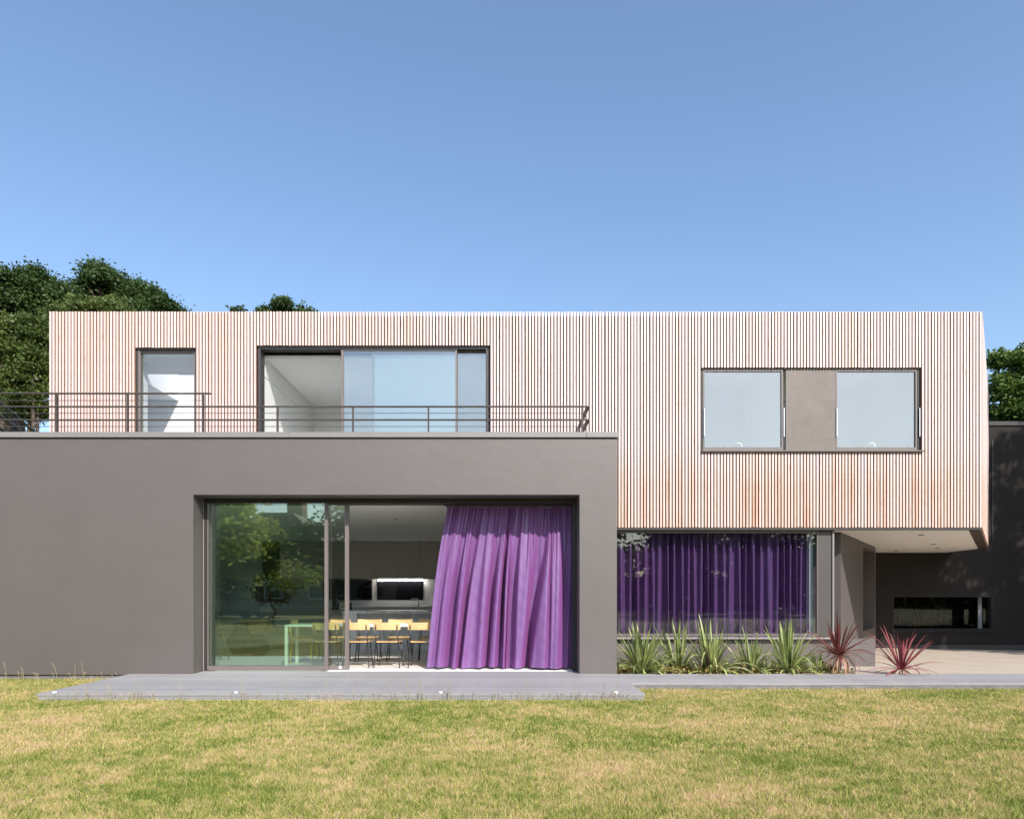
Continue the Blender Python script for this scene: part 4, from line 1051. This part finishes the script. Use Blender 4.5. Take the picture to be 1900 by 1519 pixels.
dup(g2, (4, -33, -.1), 1.0, 'broad garden tree far behind the viewer near the middle'); dup(g3, (11, -30, -.1), 2.0, 'dark garden tree mirrored in the left half of the picture window')
dup(g3, (17.5, -31, -.1), 4.0, 'dark garden tree mirrored in the right half of the picture window', (1.1, 1.1, .86)); dup(g1, (25, -34, -.1), 3.0, 'low garden tree mirrored at the right end of the picture window', (1, 1, .66))
dup(g2, (-31, -27, -.1), 3.0, 'outermost garden tree on the left behind the viewer'); dup(g3, (-4, -36, -.1), 5.0, 'dark garden tree behind the neighbouring house')
V, n = leafcloud([(x, -36.5+random.uniform(-1, 1), 2.6+random.uniform(-.5, .6), 2.4, 1.3, 3.0) for x in range(-44, 60, 3)], 2600, 34, .6, .34, .2, 31)
ob('hedge', npmesh('hedge', V, np.arange(4*n), np.arange(n)*4, np.full(n, 4), M['oakleaf']), label='long dark hedge across the bottom of the garden', category='hedge')
fence = thing('sky_screen_fence', 'unseen boarded fence added to block bright sky behind the hedge', 'fence', (0, -40, -.1))  # added out of view to stop bright sky showing through the hedge
fp = MB().box(-1.46, 1.46, 0, .03, 0, 2.7).mesh('fence_panel', M['bark']); fq = MB().box(-.05, .05, -.05, .08, 0, 2.8).mesh('post', M['bark'])
for k in range(-15, 20): ob('fence_panel', fp, fence, (k*3.0, 0, 0)); ob('post', fq, fence, (k*3.0+1.5, 0, 0))
for (x, y, h, sc_, lb) in ((20.5, 3.4, 10, 1.0, 'dark tree out of frame beyond the right edge of the drive'), (21.5, -2.5, 10, 1.3, 'tall dark tree out of frame to the right of the lawn'), (21.0, 8.0, 9, 1.0, 'dark tree out of frame against the rear wing wall'), (27, 4, 10, 1.4, 'outermost dark tree to the right of the drive')):
    dup(g3, (x, y, -.7), x, lb, (sc_*1.15, sc_*1.15, sc_))
# shade tree
st_ = thing('shade_tree', 'tree out of frame on the right that dapples the rear wing wall', 'tree', (19.8, -1.2, -.7))
bl = [(-2.6, .6, 12.0, 2.6, 2.4, 2.5), (-1.0, .2, 13.4, 2.0, 2.0, 1.9), (-1.6, .4, 9.9, 2.2, 2.0, 1.6), (1.0, 0, 11.5, 2.5, 2.2, 2.2), (-3.6, .9, 10.6, 1.5, 1.4, 1.3), (.4, .2, 14.6, 1.6, 1.6, 1.1)]
ob('trunk', limbs('trunk', (0, 0, 0), 9.5, .25, bl, M['bark']), st_)
ob('crown', crown_mesh('crown', M['oakleaf'], bl, 250, 44, .36, .2, shell=.6, seed=41, lumpy=True), st_)
# neighbour's house with chimney, and a parked car
nb = thing('neighbour_house', 'brick house with a tall chimney mirrored in the glass pane', 'house', (-13.0, -38, -.1))
B(-4.5, 4.5, -4, 3, 0, 3.6).build('wall', M['brick'], nb)
MB().prism_xz([(-5.2, 3.61), (1.8, 3.61), (-1.6, 6.9), (-3.9, 6.9)], -4.3, 3.3).build('roof', M['rooftile'], nb)
B(-3.0, -1.85, -1, .2, 5.0, 8.1).build('chimney', M['brick'], nb)
for x in (-3, 0, 3):
    f = MB(); frame_ring(f, x-.6, x+.6, 1.0, 2.3, 3.001, 3.06, .07); fo = f.build('window', M['whitelac'], nb); B(x-.53, x+.53, 3.02, 3.03, 1.07, 2.23).build('pane', M['darkglass'], fo)
car = thing('parked_car', 'dark parked car mirrored low in the glass pane', 'car', (-15.5, -26.5, -.1), R(8))
body = [(-2.1, .3), (-2.15, .65), (-2.0, .88), (-1.2, .95), (-.55, 1.38), (.75, 1.42), (1.5, 1.0), (2.05, .9), (2.15, .6), (2.1, .3)]
bevel(MB().prism_xz(body, -.85, .85).build('body', M['carpaint'], car), .06, 3)
for s in (-.853, .853): MB().prism_xz([(-1.0, .98), (-.5, 1.33), (.7, 1.36), (1.3, 1.0)], min(s, s*.99), max(s, s*.99)).build('side_window', M['darkglass'], car)
MB().beam((-1.18, 0, .975), (-.57, 0, 1.375), 1.45, .02).build('windscreen', M['darkglass'], car)
for x in (-1.35, 1.35):
    for s in (-.8, .8):
        wl = MB().lathe([(0, -.1), (.3, -.1), (.33, -.06), (.33, .06), (.3, .1), (0, .1)], 20).build('wheel', M['rubber'], car, (x, s, .33)); wl.rotation_euler = (R(90), 0, 0)
